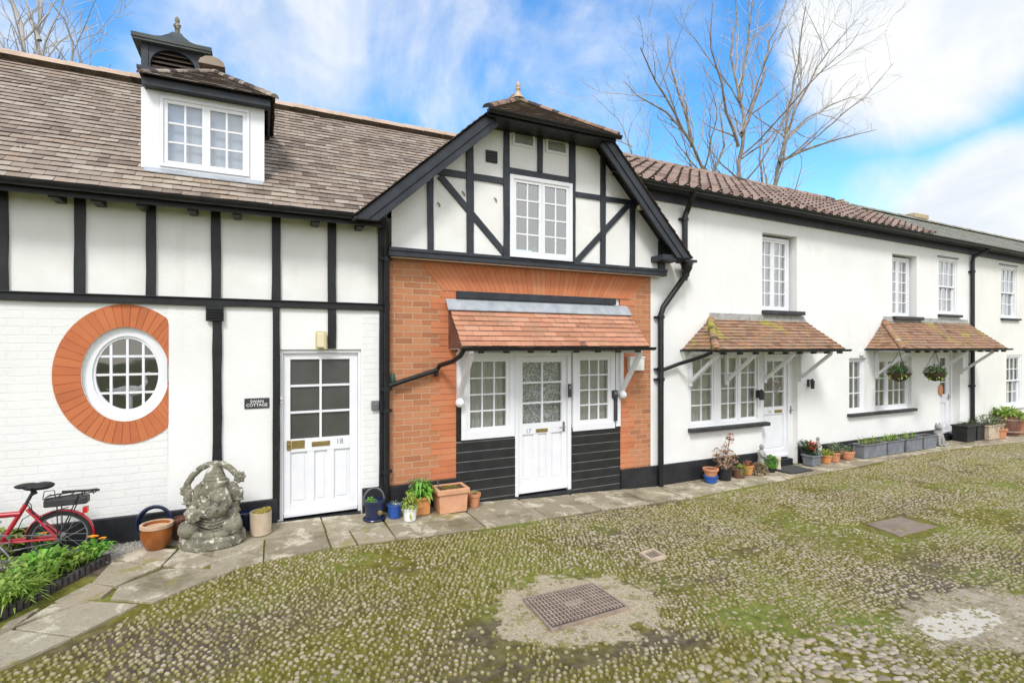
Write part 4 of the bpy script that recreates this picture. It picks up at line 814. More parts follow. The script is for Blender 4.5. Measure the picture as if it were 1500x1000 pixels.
# short pipe by the gable and the far downpipe
m = MB(); q = at(1003, 312, WY-.05); g0 = at(1016, 288, yE)
m.tube([(g0.x, yE, ze(g0.x)-.05), (g0.x, yE+.02, ze(g0.x)-.12), (q.x+.03, WY-.07, q.z+.03), (q.x, WY-.055, q.z-.06), (q.x, WY-.055, 3.2)], .045, 10); pipe_joint(m, (q.x, WY-.055, q.z-.1), .045); m.build('downpipe', 'pipe', WC, True)
m = MB(); fx = sx(1424.5, WY-.05)
m.tube([(fx+.25, yE, ze(fx)-.06), (fx+.2, yE+.05, ze(fx)-.13), (fx+.03, WY-.06, ze(fx)-.24), (fx, WY-.055, ze(fx)-.36), (fx, WY-.055, .1)], .042, 10)
for z in (3.9, 1.7, 1.2): pipe_joint(m, (fx, WY-.055, z), .042)
m.build('downpipe', 'pipe', WC, True)
# the two canopies
def canopy(parent, s0, s1, inset, ztop, zeave, yf, ends, nbr, dz=0):
    m = MB(); FL = (s0, yf, zeave); FR = (s1, yf, zeave); TL = (s0+inset, WY-.005, ztop); TR = (s1-.08, WY-.005, ztop); WLc = (s0, WY-.005, zeave)
    tiles(m, FL, FR, TR, TL, .088, .165, .014, .005); tiles(m, WLc, FL, TL, TL, .088, .165, .014, .005)
    c = m.build('canopy', 'tile_moss', parent)
    m = MB(); bonnets(m, FL, TL, .06, .088); m.build('hip_tiles', 'tile_moss', c)
    m = MB(); m.hexa([(TL[0]-.02, WY-.03, ztop-.01), (TR[0], WY-.03, ztop-.01), (TR[0], WY+.002, ztop-.01), (TL[0]-.02, WY+.002, ztop-.01), (TL[0]-.02, WY-.012, ztop+.10), (TR[0]-.05, WY-.012, ztop+.10), (TR[0]-.05, WY+.002, ztop+.10), (TL[0]-.02, WY+.002, ztop+.10)])
    m.build('flashing', 'stone_l', c)
    m = MB(); m.box(s0+.03, s1-.02, yf+.03, yf+.06, zeave-.03, zeave-.012); m.box(s0+.03, s1-.02, yf+.06, WY-.002, zeave-.025, zeave-.013); m.build('soffit', 'cream', c)
    vs = [(s1-.03, yf+.02, zeave-.005), (s1-.03, WY, zeave-.005), (s1-.1, WY, ztop-.02)]
    m = MB(); m.add(vs+[(v[0]+.02, v[1], v[2]) for v in vs], [(0, 1, 2), (5, 4, 3), (0, 2, 5, 3)]); m.build('canopy_cheek', 'barrel', c)
    m = MB(); half_gutter(m, s0-.05, s1+.06, yf-.045, zeave-.0, r=.038)
    m.box(s0-.05, s0-.03, yf-.04, WY, zeave-.03, zeave+.0); m.build('gutter', 'pipe', c, True)
    n = int((s1-s0)/.33)
    for i in range(n): s = s0+.18+i*(s1-s0-.3)/(n-1); q = MB(); q.box(s-.03, s+.03, yf-.01, yf+.06, zeave-.075, zeave-.031); q.build('rafter_end', 'black', c)
    for s in nbr: bracket(c, s, yf+.10, zeave-.045, zeave-.52, .05, False)
    return c
c1 = canopy(WC, 6.15, 9.27, .62, 2.60, 2.085, 5.70, 0, (6.30, 7.12, 8.06, 9.03))
m = MB(); m.tube([(6.11, 5.75, 2.05), (6.08, 5.85, 2.0), (6.08, 6.1, 1.93), (6.0, WY-.09, 1.86), (sp_+.02, WY-.07, 1.76)], .03, 10); m.build('outlet_pipe', 'pipe', c1, True)
c2 = canopy(WC, 11.07, 15.15, .62, 2.66, 2.085, 5.70, 0, (11.4, 13.62, 14.75))
# ---- end cottage
EC = thing('slate_roofed_cottage', 'white end cottage with slate roof and white sash windows at the right edge', 'house', (18, WY, 0))
W4 = (16.68, 17.50, 2.84, 4.14); W5 = (16.95, 17.78, .60, 1.91); EE = 24.
wall('front_wall', 'cream', EC, [(WR+.001, -.3), (EE, -.3), (EE, ze(EE)-.05), (WR+.001, ze(WR)-.05)], [rect(*W4), rect(*W5)], WY+.002, .2)
house_shell(EC, WR+.01, EE, WY, 10.6, -.3, 4.3)
m = MB(); m.box(WR+.001, EE, WY-.03, WY+.01, -.3, .262); m.build('plinth', 'plinth', EC, bevel=.008)
for (a, b, c, d) in (W4, W5): window(EC, a, b, c, d, WY+.02, [(a+.05, b-.05, 3)], 4, .05, .035, .02, curtain='curtain2', meet=.5, sill=(.04, .1, .08, .05, 'sill' if c > 2 else 'white'))
m = MB(); m.box(W4[0]-.12, W4[1]+.02, WY-.02, WY+.003, W4[3]+.03, W4[3]+.055); m.build('drip_mould', 'grey', EC)
m = MB(); tiles(m, (WR+.003, yE+.03, ze(WR)-.018), (EE, yE+.03, ze(EE)-.018), (EE, yR, zrd(EE)-.012), (WR+.003, yR, zrd(WR)-.012), .19, .26, .008, .004); m.build('roof', 'slate', EC)
m = MB(); ridge_run(m, (WR, yR, zrd(WR)-.02), (EE, yR, zrd(EE)-.02), .10, .4); m.build('ridge', 'slate', EC)
m = MB(); m.quad((WR, yR, zrd(WR)-.01), (EE, yR, zrd(EE)-.01), (EE, 10.9, 4.3), (WR, 10.9, 4.3)); m.build('rear_slope', 'slate', EC)
fascia(EC, WR+.001, EE)
# chimneys behind the ridge
def chimney(px, py, Y, w, h, label, pot=True):
    p = at(px, py, Y); t = thing('chimney', label, 'chimney', (p.x, Y, p.z-h))
    m = MB(); m.box(p.x-w/2, p.x+w/2, Y-w*.4, Y+w*.4, p.z-h-1.5, p.z-h*.35); m.box(p.x-w*.56, p.x+w*.56, Y-w*.46, Y+w*.46, p.z-h*.35, p.z-h*.18 if pot else p.z); m.build('stack', 'chimney', t)
    if pot: m = MB(); m.lathe([(w*.3, p.z-h*.18), (w*.26, p.z-.03), (w*.32, p.z-.02), (w*.32, p.z)], (p.x, Y, 0), 12); m.build('chimney_pot', 'chimney', t, True)
chimney(1231, 293, 9.0, .3, .35, 'small buff chimney pot behind the pantile ridge'); chimney(1333, 317, 9.2, .7, .35, 'low square brick chimney behind the slate ridge', False)
t = thing('roof_vent', 'grey cowl on the slate roof at the right edge', 'roof vent', (at(1494, 362, 8.2).x, 8.2, 5.5))
p = at(1495, 366, 8.2); m = MB(); m.lathe([(.16, -.3), (.16, .02), (.24, .03), (.24, .09), (.1, .16)], (p.x, 8.2, p.z), 14); m.build('cowl', 'lead', t, True)

# ================================================================== 4. GROUND
xs = [-70, -30, -12]+[-8+i*.5 for i in range(60)]+[24, 40, 70, 110]; ys = [-70, -30, -10, -3]+[0+i*.4 for i in range(18)]+[9, 12, 30, 70, 110]
m = MB(); nx, ny = len(xs), len(ys)
m.add([(x, y, g(x)) for y in ys for x in xs], [(j*nx+i, j*nx+i+1, (j+1)*nx+i+1, (j+1)*nx+i) for j in range(ny-1) for i in range(nx-1)])
tag(m.build('ground', 'ground', None, True), kind='structure')
EDGE = [gp(*p) for p in [(-260, 1060), (0, 985), (40, 972), (105, 945), (180, 905), (255, 865), (360, 822), (460, 808), (560, 795), (680, 780), (780, 765), (870, 750), (960, 738), (1080, 716), (1170, 700), (1250, 686), (1330, 668), (1420, 655), (1500, 648)]]
EDGE.append(Vector((24, 5.5, 0)))
def edge_y(s):
    if s < EDGE[0].x: return EDGE[0].y-.5
    for a, b in zip(EDGE, EDGE[1:]):
        if a.x <= s <= b.x: return a.y+(b.y-a.y)*(s-a.x)/max(1e-6, b.x-a.x)
    return 5.5
# slabs
m = MB()
def slab(poly, th=.016, gap=.010):
    c = sum((Vector(p) for p in poly), Vector((0, 0)))/len(poly); pts = []
    for p in poly:
        p = Vector(p); d = (p-c); L_ = d.length; q = c+d*max(.3, (L_-gap*1.3)/L_); pts.append(q+Vector((random.uniform(-.006, .006), random.uniform(-.006, .006))))
    n = len(pts); r = random.random(); tl = [random.uniform(-.004, .004) for _ in pts]; tp = []
    for q, t_ in zip(pts, tl): tp.append((q.x, q.y, g(q.x)+th+t_))
    ins = [(c.x+(x-c.x)*.975, c.y+(y-c.y)*.975, z+.004) for x, y, z in tp]
    vs = ins+tp+[(x, y, z-.06) for x, y, z in tp]
    m.add(vs, [tuple(range(n))]+[(i, n+i, n+(i+1) % n, (i+1) % n) for i in range(n)]+[(n+i, 2*n+i, 2*n+(i+1) % n, n+(i+1) % n) for i in range(n)], r)
s = -.42
while s < 23:
    w_ = random.uniform(.62, 1.05); s2 = s+w_; y1 = WY-.03; ya, yb = edge_y(s)+.015, edge_y(s2)+.015
    ym = 5.86+random.uniform(-.1, .1); k = random.uniform(-.04, .04)
    if random.random() < .65:
        slab([(s, ym), (s2, ym+k), (s2, y1), (s, y1)]); q = random.uniform(.35, .65)*w_
        if random.random() < .5: slab([(s, ya), (s+q, (ya+yb)/2), (s+q+k, ym+k*.5), (s, ym)]); slab([(s+q, (ya+yb)/2), (s2, yb), (s2, ym+k), (s+q+k, ym+k*.5)])
        else: slab([(s, ya), (s2, yb), (s2, ym+k), (s, ym)])
    else: slab([(s, ya), (s2, yb), (s2, y1), (s, y1)])
    s = s2
LP = [[(480, 780), (555, 762)], ]
def pslab(*pp): slab([tuple(gp(*p)[:2]) for p in pp], .018, .010)
pslab((165, 822), (205, 803), (262, 806), (236, 832)); pslab((132, 858), (165, 824), (236, 832), (222, 838), (170, 862)); pslab((236, 830), (262, 806), (330, 822), (300, 832), (262, 836))
pslab((170, 862), (240, 835), (345, 836), (222, 886), (160, 880)); pslab((75, 886), (132, 856), (168, 863), (150, 878), (100, 890)); pslab((20, 922), (75, 888), (140, 882), (60, 906)); pslab((20, 925), (130, 882), (205, 888), (110, 935), (60, 930))
pslab((-60, 985), (-30, 940), (15, 924), (108, 936), (35, 970), (-20, 992)); pslab((-130, 1030), (-100, 965), (-40, 945), (-65, 990)); pslab((262, 800), (205, 800), (225, 785), (300, 790)); pslab((262, 806), (300, 792), (352, 800), (330, 820))
pslab((-200, 1020), (-170, 960), (-105, 965), (-135, 1030)); pslab((-20, 945), (10, 915), (60, 893), (20, 925))
tag(m.build('path', 'slab', None), kind='structure')
# cobbles: one stone after another, packed in rough rows (nobody could count them)
def cobble_field():
    pts = []; sp = .047
    yv = 1.0; row = 0
    MAN = gp(844, 892); 
    while yv < 6.2:
        step = sp*.9
        sv = -4.0+(row % 2)*sp/2
        while sv < 23:
            X = SN*sv-CS*yv; Z = CS*sv+SN*yv
            if Z > 1.6 and -1.25 < X/Z < 1.35 and yv < edge_y(sv)-.01 and Z < 22: pts.append((sv, yv))
            sv += sp*(1.0 if yv > 0 else 1)
        yv += step; row += 1
    P = np.array(pts)
    # gentle swirls in the rows, jitter
    P[:, 1] += .05*np.sin(P[:, 0]*1.7)+.03*np.sin(P[:, 0]*4.1+1); P += RNG.normal(0, .0078, P.shape)
    keep = np.ones(len(P), bool); rad = np.full(len(P), .0148)*RNG.uniform(.62, 1.4, len(P)); hgt = np.full(len(P), .016); rot = RNG.uniform(0, PI, len(P)); asp = RNG.uniform(1.0, 1.35, len(P))
    M4 = np.array([[p.x, p.y] for p in (gp(766, 880), gp(868, 857), gp(922, 893), gp(808, 927))]); mc = M4.mean(0)
    CP = np.array([gp(1440, 905).x, gp(1440, 905).y]); BG = np.array([gp(1190, 985).x, gp(1190, 985).y]); SLB = np.array([gp(1322, 772).x, gp(1322, 772).y]); GU = np.array([gp(956, 815).x, gp(956, 815).y])
    for i in range(len(P)):
        x, y = P[i]
        if y > edge_y(x)-.02: keep[i] = False; continue
        n1 = mnoise.fractal(Vector((x*.9, y*.9, 3.1)), 1, 2, 4); n2 = mnoise.noise(Vector((x*2.6, y*2.6, 9.7)))
        rad[i] *= 1.0+.15*n2; hgt[i] *= 1+.35*n1+RNG.normal(0, .12)
        d = math.hypot((x-mc[0])/.62, (y-mc[1])/.52)
        if abs(x-mc[0]-.0) < .44 and abs(y-mc[1]) < .31: keep[i] = False
        elif d < 1.25+.5*n2: keep[i] = RNG.random() < .10+.7*max(0, d-.75); hgt[i] *= .8
        if math.hypot((x-CP[0])/1.0, (y-CP[1])/.45) < 1.0+.5*n2: keep[i] = RNG.random() < .4; hgt[i] *= .75
        if math.hypot((x-BG[0])/1.0, (y-BG[1])/.42) < 1+.5*n2:
            rad[i] *= 1.6; hgt[i] *= 1.1; keep[i] = RNG.random() < .7
        if abs(x-SLB[0]) < .52 and abs(y-SLB[1]) < .3: keep[i] = False
        if abs(x-GU[0]) < .14 and abs(y-GU[1]) < .14: keep[i] = False
        if n1+.5*n2 > .30: keep[i] = RNG.random() < .38; hgt[i] *= .7
        if x > 3.2: asp[i] *= 1.25; rot[i] = -.5+RNG.normal(0, .35); rad[i] *= .95; hgt[i] *= .85
        if RNG.random() < .04: keep[i] = False
    P, rad, hgt, rot, asp = P[keep], rad[keep], hgt[keep], rot[keep], asp[keep]; n = len(P)
    ang = np.arange(8)*2*PI/8; prof = [(1.0, -.35), (.86, .45), (.48, .9)]
    V = np.zeros((n, 25, 3)); gz = np.interp(P[:, 0], [a for a, b in GP], [b for a, b in GP])
    for k, (rr, hh) in enumerate(prof):
        lx = rad[:, None]*rr*np.cos(ang)*asp[:, None]; ly = rad[:, None]*rr*np.sin(ang)*RNG.uniform(.9, 1.08, (n, 8))
        V[:, 8*k:8*k+8, 0] = P[:, :1]+lx*np.cos(rot)[:, None]-ly*np.sin(rot)[:, None]; V[:, 8*k:8*k+8, 1] = P[:, 1:]+lx*np.sin(rot)[:, None]+ly*np.cos(rot)[:, None]
        V[:, 8*k:8*k+8, 2] = (gz+hgt*hh)[:, None]
    V[:, 24, :2] = P; V[:, 24, 2] = gz+hgt
    fq = [[8*k+i, 8*k+(i+1) % 8, 8*k+8+(i+1) % 8, 8*k+8+i] for k in range(2) for i in range(8)]; ft = [[16+i, 16+(i+1) % 8, 24] for i in range(8)]
    loops = np.concatenate([np.array(fq).ravel(), np.array(ft).ravel()]); tot = np.array([4]*16+[3]*8)
    me = bpy.data.meshes.new('cobbles'); me.vertices.add(n*25); me.vertices.foreach_set('co', V.ravel())
    AL = (loops[None, :]+(np.arange(n)*25)[:, None]).ravel(); AT = np.tile(tot, n); ST = np.concatenate([[0], np.cumsum(AT)[:-1]])
    me.loops.add(len(AL)); me.loops.foreach_set('vertex_index', AL.astype(np.int32)); me.polygons.add(len(AT)); me.polygons.foreach_set('loop_start', ST.astype(np.int32))
    me.polygons.foreach_set('use_smooth', np.ones(len(AT), bool)); me.update(calc_edges=True)
    a = me.attributes.new('rnd', 'FLOAT', 'FACE'); a.data.foreach_set('value', np.repeat(RNG.random(n), 24).astype(np.float32))
    me.materials.append(MT['cobble']); o = bpy.data.objects.new('cobbles', me); COL.objects.link(o); tag(o, 'small pale cobbles set in moss across the courtyard', 'cobbles', None, 'stuff'); print('cobbles', n)
cobble_field()
# patches in the yard
mc = gp(846, 889)
MQ = [gp(*p) for p in ((766, 880), (868, 857), (922, 893), (808, 927))]
t = thing('manhole_cover', 'rectangular ribbed iron manhole cover in the cobbles', 'manhole cover', tuple(mc))
def lerpq(Q, u, v, dz): 
    p = (Q[0]*(1-u)+Q[1]*u)*(1-v)+(Q[3]*(1-u)+Q[2]*u)*v; return (p.x, p.y, g(p.x)+dz)
def qbox(m, Q, u0, u1, v0, v1, z0, z1, r=None): m.hexa([lerpq(Q, a, b, z) for z in (z0, z1) for a, b in ((u0, v1), (u1, v1), (u1, v0), (u0, v0))], r)
m = MB(); qbox(m, MQ, 0, 1, 0, .03, -.02, .028); qbox(m, MQ, 0, 1, .97, 1, -.02, .028); qbox(m, MQ, 0, .022, .03, .97, -.02, .028); qbox(m, MQ, .978, 1, .03, .97, -.02, .028); m.build('frame', 'iron', t)
m = MB(); rb_ = MB(); qbox(m, MQ, .028, .972, .04, .96, -.02, .022)
for j in range(8):
    for i in range(20):
        u = .05+i*.0465; v = .07+j*.108
        w = .018; pts = [lerpq(MQ, u+.02*math.sin(k/6*PI), v+.085*k/6, .0225) for k in range(7)]
        rb_.tube(pts, .009, 5)
qbox(rb_, MQ, .38, .6, .42, .56, .0225, .029); m.build('plate', 'irondark', t); rb_.build('tread', 'iron', t)
GQ = [gp(*p) for p in ((936, 813), (957, 806), (977, 818), (953, 824))]
t = thing('yard_drain', 'small square yard drain with terracotta rim among the cobbles', 'drain', tuple(gp(956, 815)))
m = MB()
for u0, u1, v0, v1 in ((0, 1, 0, .16), (0, 1, .84, 1), (0, .16, .16, .84), (.84, 1, .16, .84)): qbox(m, GQ, u0, u1, v0, v1, -.02, .03)
m.build('rim', 'buff', t)
m = MB(); qbox(m, GQ, .16, .84, .16, .84, -.02, .006)
for i in range(4): qbox(m, GQ, .2+i*.17, .28+i*.17, .17, .83, .006, .018)
m.build('grate', 'iron', t)
SQ = [gp(*p) for p in ((1268, 768), (1318, 758), (1372, 772), (1318, 786))]
m = MB(); qbox(m, SQ, 0, 1, 0, 1, -.02, .016); tag(m.build('stone_slab', 'brownslab', None, bevel=.006, loc=tuple(gp(1322, 772))), 'flat brown stone slab let into the far cobbles', 'stone slab')
# gravel strip behind the bed
m = MB()
for i in range(2600):
    x = random.uniform(-3.6, -.85); y = random.uniform(5.82, 6.36); r_ = random.uniform(.007, .014); z = g(x)+r_*.5
    if x > -1.25 and y < 5.95+(x+1.25)*.4: continue
    m.ball((x, y, z+.008), (r_, r_*random.uniform(.7, 1), r_*.7), 5, 3)
tag(m.build('gravel', 'gravel', None, True), 'pale grey gravel between the flower bed and the cottage wall', 'gravel', None, 'stuff')
m = MB(); m.add([(x, y, g(-2)+.008) for x, y in ((-4, 5.8), (-1.25, 5.85), (-.86, 6.38), (-4, 6.38))], [(0, 1, 2, 3)]); tag(m.build('gravel_bed', 'gravel', None), kind='structure')

# ================================================================== 5. FLOWER BED
b0 = gp(157, 824); b1 = gp(0, 909); bd = (b1-b0); b2 = b0+bd*2.4
BEDP = [(b0.x, b0.y), (b2.x, b2.y), (-4.6, b2.y-.2), (-4.6, b0.y)]
m = MB(); m.add([(x, y, g(x)+.03) for x, y in BEDP]+[(x, y, g(x)-.05) for x, y in BEDP], [(0, 1, 2, 3), (0, 4, 5, 1), (1, 5, 6, 2)]); tag(m.build('flower_bed_soil', 'soil', None), kind='structure')
m = MB(); n = 42; d = (b2-b0)
for i in range(n):
    p = b0+d*(i/n); h = .075+random.uniform(-.006, .006); m.tube([(p.x, p.y, g(p.x)-.02), (p.x+random.uniform(-.004, .004), p.y, g(p.x)+h)], .024, 8)
for i in range(26):
    p = b0+Vector((-1, 0, 0))*(i*.05); m.tube([(p.x, p.y+.01, g(p.x)-.02), (p.x, p.y+.01, g(p.x)+.07)], .024, 8)
tag(m.build('bed_edging', 'edging', None, True, loc=tuple(b0)), 'low dark log roll edging along the green flower bed', 'edging')
def in_bed():
    while True:
        f = random.random()**.8; k = random.random()
        p = b0+d*f; x = p.x-.03-k*random.uniform(0, 2.0); 
        if x > -3.4: return x, p.y
m = MB()
for i in range(2600):
    x, y = in_bed(); z = g(x)+.03; h = (.10+.10*mnoise.noise(Vector((x*3, y*3, 1)))+random.uniform(0, .1))*1.0
    a = random.uniform(0, 2*PI); up = Vector((math.cos(a)*.8, math.sin(a)*.8, random.uniform(.4, 1.2)))
    m.blade(Vector((x, y, z+max(0, h)*random.uniform(.3, 1.0))), up, random.uniform(.05, .11), random.uniform(.025, .05), random.uniform(.1, .5))
for i in range(900):
    x, y = in_bed(); a = random.uniform(0, 2*PI); m.blade(Vector((x, y, g(x)+.03)), Vector((math.cos(a)*.5, math.sin(a)*.5, 1)), random.uniform(.15, .3), .012, .35)
tag(m.build('bed_foliage', 'leaf', None), 'low mass of bright green leaves filling the flower bed', 'foliage', None, 'stuff')
def marigold(px, py, n, label):
    p = gp(px, py+14); p.z = g(p.x)+.03; t = thing('marigold_plant', label, 'plant', tuple(p), 'orange flowering plants in the bed')
    m = MB()
    for i in range(90):
        a = random.uniform(0, 2*PI); r_ = random.uniform(0, .10); m.blade(Vector((p.x+math.cos(a)*r_, p.y+math.sin(a)*r_, p.z+random.uniform(.03, .15))), Vector((math.cos(a), math.sin(a), random.uniform(.2, 1.1))), .09, .03, .3)
    m.build('leaves', 'leaf_b', t)
    m = MB(); st = MB()
    for i in range(n):
        a = i*2.4; q = Vector((p.x+.05*math.cos(a)*(n > 1)-.0, p.y+.05*math.sin(a)*(n > 1), p.z+.19+.02*i)); st.tube([(p.x, p.y, p.z), tuple(q)], .004, 5)
        for k in range(14): b = k*2*PI/14; m.blade(q, Vector((math.cos(b), math.sin(b), .25)), .034, .018, -.1)
        for k in range(9): b = k*2*PI/9; m.blade(q+Vector((0, 0, .004)), Vector((math.cos(b), math.sin(b), .8)), .02, .012, 0)
    m.build('flower', 'orangefl', t); st.build('stem', 'leaf_b', t)
marigold(64, 802, 1, 'marigold with a single orange flower, nearest the bicycle wheel'); marigold(140, 812, 3, 'marigold with several orange flowers at the corner of the bed by the gravel')
def leafy(name, label, cat, loc, mat, rad, h, n, ls=.08, lw=.03, group=None, sub=None, rise=(.3, 1.2), stalks=6):
    t = thing(name, label, cat, loc, group); x, y, z = loc; m = MB()
    for i in range(n):
        a = random.uniform(0, 2*PI); r_ = rad*math.sqrt(random.random())*.75; zz = h*random.uniform(.15, .95)*(1-.5*(r_/rad)**2)
        m.blade(Vector((x+math.cos(a)*r_, y+math.sin(a)*r_, z+zz)), Vector((math.cos(a), math.sin(a), random.uniform(*rise))), ls*random.uniform(.7, 1.3), lw*random.uniform(.7, 1.2), random.uniform(.1, .5))
    m.build('leaves', mat, t); m = MB()
    for i in range(stalks): a = random.uniform(0, 6.3); m.tube([(x, y, z), (x+math.cos(a)*rad*.5, y+math.sin(a)*rad*.5, z+h*.7)], .004, 5)
    m.build('stems', 'leaf_d', t); return t
p = gp(8, 822); leafy('bed_plant', 'leafy green plant standing tall beside the bicycle pedal at the left edge', 'plant', (p.x, p.y, g(p.x)+.03), 'leaf_y', .14, .26, 130, .1, .04)
p = gp(62, 850); leafy('bed_plant', 'bushy green plant with darker centre in the middle of the bed', 'plant', (p.x, p.y, g(p.x)+.03), 'leaf_b', .2, .2, 160, .09, .04)
p = gp(30, 890); leafy('bed_plant', 'grassy green clump of thin blades at the front of the bed', 'plant', (p.x-.05, p.y, g(p.x)+.03), 'leaf', .2, .16, 200, .14, .014)

# ================================================================== 6. BICYCLE (red, small wheels, leaning by the wall)
BY = 6.02
bh = at(88, 783, BY); Rw = .235; bz = g(bh.x)+.01+Rw; bh.z = bz
BK = thing('bicycle', 'red small wheeled electric bicycle with black saddle and rear battery by the white wall', 'bicycle', (bh.x, BY, g(bh.x)))
def wheel(hx):
    m = MB(); N = 40; m.tube([(hx+Rw*.94*math.cos(2*PI*i/N), BY, bz+Rw*.94*math.sin(2*PI*i/N)) for i in range(N+1)], .019, 8, False); w = m.build('wheel', 'rubber', BK, True)
    m = MB(); m.tube([(hx+Rw*.855*math.cos(2*PI*i/N), BY, bz+Rw*.855*math.sin(2*PI*i/N)) for i in range(N+1)], .010, 6, False); m.build('rim', 'tyrewall', w, True)
    m = MB()
    for i in range(20): a = 2*PI*i/20; m.tube([(hx+.025*math.cos(a+1.2*(-1)**i), BY+.02*(-1)**i, bz+.025*math.sin(a+1.2*(-1)**i)), (hx+Rw*.85*math.cos(a), BY, bz+Rw*.85*math.sin(a))], .0014, 4)
    m.build('spokes', 'chrome', w); m = MB(); m.tube([(hx, BY-.05, bz), (hx, BY+.05, bz)], [.03, .03], 14); m.tube([(hx, BY-.065, bz), (hx, BY+.065, bz)], .01, 8); m.build('hub', 'chrome', w, True)
fxw = bh.x-1.08
wheel(bh.x); wheel(fxw)
def mudguard(hx, a0, a1):
    m = MB(); N = 22; vs = []
    for i in range(N+1):
        a = R(a0+(a1-a0)*i/N); rr = Rw+.018
        for k in range(5): t = -1+k/2; vs.append((hx+(rr-.008*t*t)*math.cos(a), BY+t*.028, bz+(rr-.008*t*t)*math.sin(a)))
    m.add(vs, [(5*i+k, 5*i+k+1, 5*i+k+6, 5*i+k+5) for i in range(N) for k in range(4)]); o = m.build('mudguard', 'red', BK, True); sm = o.modifiers.new('Solid', 'SOLIDIFY'); sm.thickness = .003
mudguard(bh.x, -8, 168); mudguard(fxw, 20, 190)
P = lambda px, py, dy=0: tuple(at(px, py, BY+dy))
bb = (bh.x-.40, BY, bz+.02); stp = P(38, 738); hd = Vector((fxw+.18, BY, bz+.55)); hb = Vector((fxw+.11, BY, bz+.30))
m = MB(); m.tube([bb, stp], .019, 10); tt_ = Vector(P(30, 752)); m.tube([tuple(tt_), (hb.x+.03, BY, tt_.z+.02)], .024, 10); m.tube([bb, (hb.x, BY, hb.z)], .022, 10); m.tube([tuple(hb-Vector((-.02, 0, .06))), tuple(hd)], .02, 10)
for sd in (-.045, .045):
    m.tube([(bb[0], BY+sd*.7, bb[2]), (bh.x, BY+sd, bz)], .011, 8); q = Vector(P(40, 745)); m.tube([(q.x, BY+sd*.4, q.z), (bh.x, BY+sd, bz)], .011, 8)
    m.tube([(hb.x, BY+sd, hb.z-.05), (fxw, BY+sd, bz)], .011, 8)
m.build('frame', 'red', BK, True)
sd_ = P(52, 712); m = MB(); m.tube([stp, tuple(Vector(stp)*.25+Vector((sd_[0]-.01, BY, sd_[2]-.03))*.75)], .014, 10); m.build('seat_post', 'darkgrey', BK, True)
m = MB(); sv = Vector(sd_)
m.ball((sv.x+.05, BY, sv.z+.0), (.085, .085, .032), 16, 8); m.ball((sv.x-.05, BY, sv.z+.01), (.10, .04, .026), 14, 8); m.ball((sv.x+.0, BY, sv.z-.005), (.09, .06, .03), 14, 8); m.tube([(sv.x-.02, BY, sv.z-.03), (sv.x+.0, BY, sv.z-.07)], .02, 8)
m.build('saddle', 'rubber', BK, True)
m = MB(); a, b = Vector(P(66, 741)), Vector(P(134, 741)); m.box(a.x, b.x-.02, BY-.055, BY+.055, a.z-.005, a.z+.065); m.build('battery', 'darkgrey', BK, bevel=.012)
m = MB(); rz2 = a.z+.085
for sd in (-.06, .06): m.tube([(a.x, BY+sd, rz2-.01), (a.x+.1, BY+sd, rz2), (b.x+.03, BY+sd, rz2+.015)], .006, 6); m.tube([(bh.x, BY+sd, bz), (b.x-.08, BY+sd, rz2)], .005, 6); m.tube([(bh.x, BY+sd, bz), (a.x+.1, BY+sd, rz2-.08)], .005, 6)
for k in range(5): x = a.x+.02+k*.085; m.tube([(x, BY-.06, rz2), (x, BY+.06, rz2)], .005, 6)
m.tube([(a.x+.0, BY-.05, rz2), (a.x+.01, BY-.05, rz2+.06), (a.x+.08, BY-.05, rz2+.06), (a.x+.085, BY-.05, rz2)], .004, 6)
m.tube([(a.x+.12, BY, rz2+.03), (b.x+.06, BY, rz2+.015)], .011, 8); m.build('luggage_rack', 'rubber', BK, True)
m = MB(); c = P(126, 745); m.box(c[0]-.02, c[0]+.015, BY-.03, BY+.03, c[2]-.03, c[2]+.025); m.build('rear_light', 'redlens', BK, bevel=.004)
m = MB(); N = 24; m.tube([(bb[0]+.075*math.cos(2*PI*i/N), BY-.06, bb[2]+.075*math.sin(2*PI*i/N)) for i in range(N+1)], .006, 6, False)
for i in range(5): a_ = i*2*PI/5; m.tube([(bb[0], BY-.06, bb[2]), (bb[0]+.075*math.cos(a_), BY-.06, bb[2]+.075*math.sin(a_))], .006, 6)
m.tube([(bb[0], BY-.07, bb[2]), (bb[0]+.09, BY-.075, bb[2]-.14)], .010, 8); m.tube([(bb[0], BY+.07, bb[2]), (bb[0]-.09, BY+.075, bb[2]+.14)], .010, 8); m.box(bb[0]+.05, bb[0]+.13, BY-.15, BY-.08, bb[2]-.155, bb[2]-.135); m.box(bb[0]-.13, bb[0]-.05, BY+.08, BY+.15, bb[2]+.13, bb[2]+.15)
m.tube([(bb[0], BY-.06, bb[2]+.075), (bh.x, BY-.045, bz+.03)], .004, 5); m.tube([(bb[0], BY-.06, bb[2]-.075), (bh.x, BY-.045, bz-.03)], .004, 5); m.build('crankset', 'chrome', BK, True)
m = MB(); m.tube([tuple(hd), (hd.x+.04, BY, hd.z+.28)], .014, 8); m.tube([(hd.x+.12, BY-.28, hd.z+.3), (hd.x+.05, BY-.2, hd.z+.3), (hd.x+.04, BY, hd.z+.28), (hd.x+.05, BY+.2, hd.z+.3), (hd.x+.12, BY+.28, hd.z+.3)], .012, 8); m.build('handlebar', 'darkgrey', BK, True)
m = MB(); m.tube([P(41, 735), P(45, 738, -.03), P(48, 752, -.03), P(33, 760), P(26, 775)], .004, 5); m.tube([P(40, 738), P(54, 757, -.02), P(100, 742, -.03)], .004, 5); m.build('cables', 'rubber', BK)

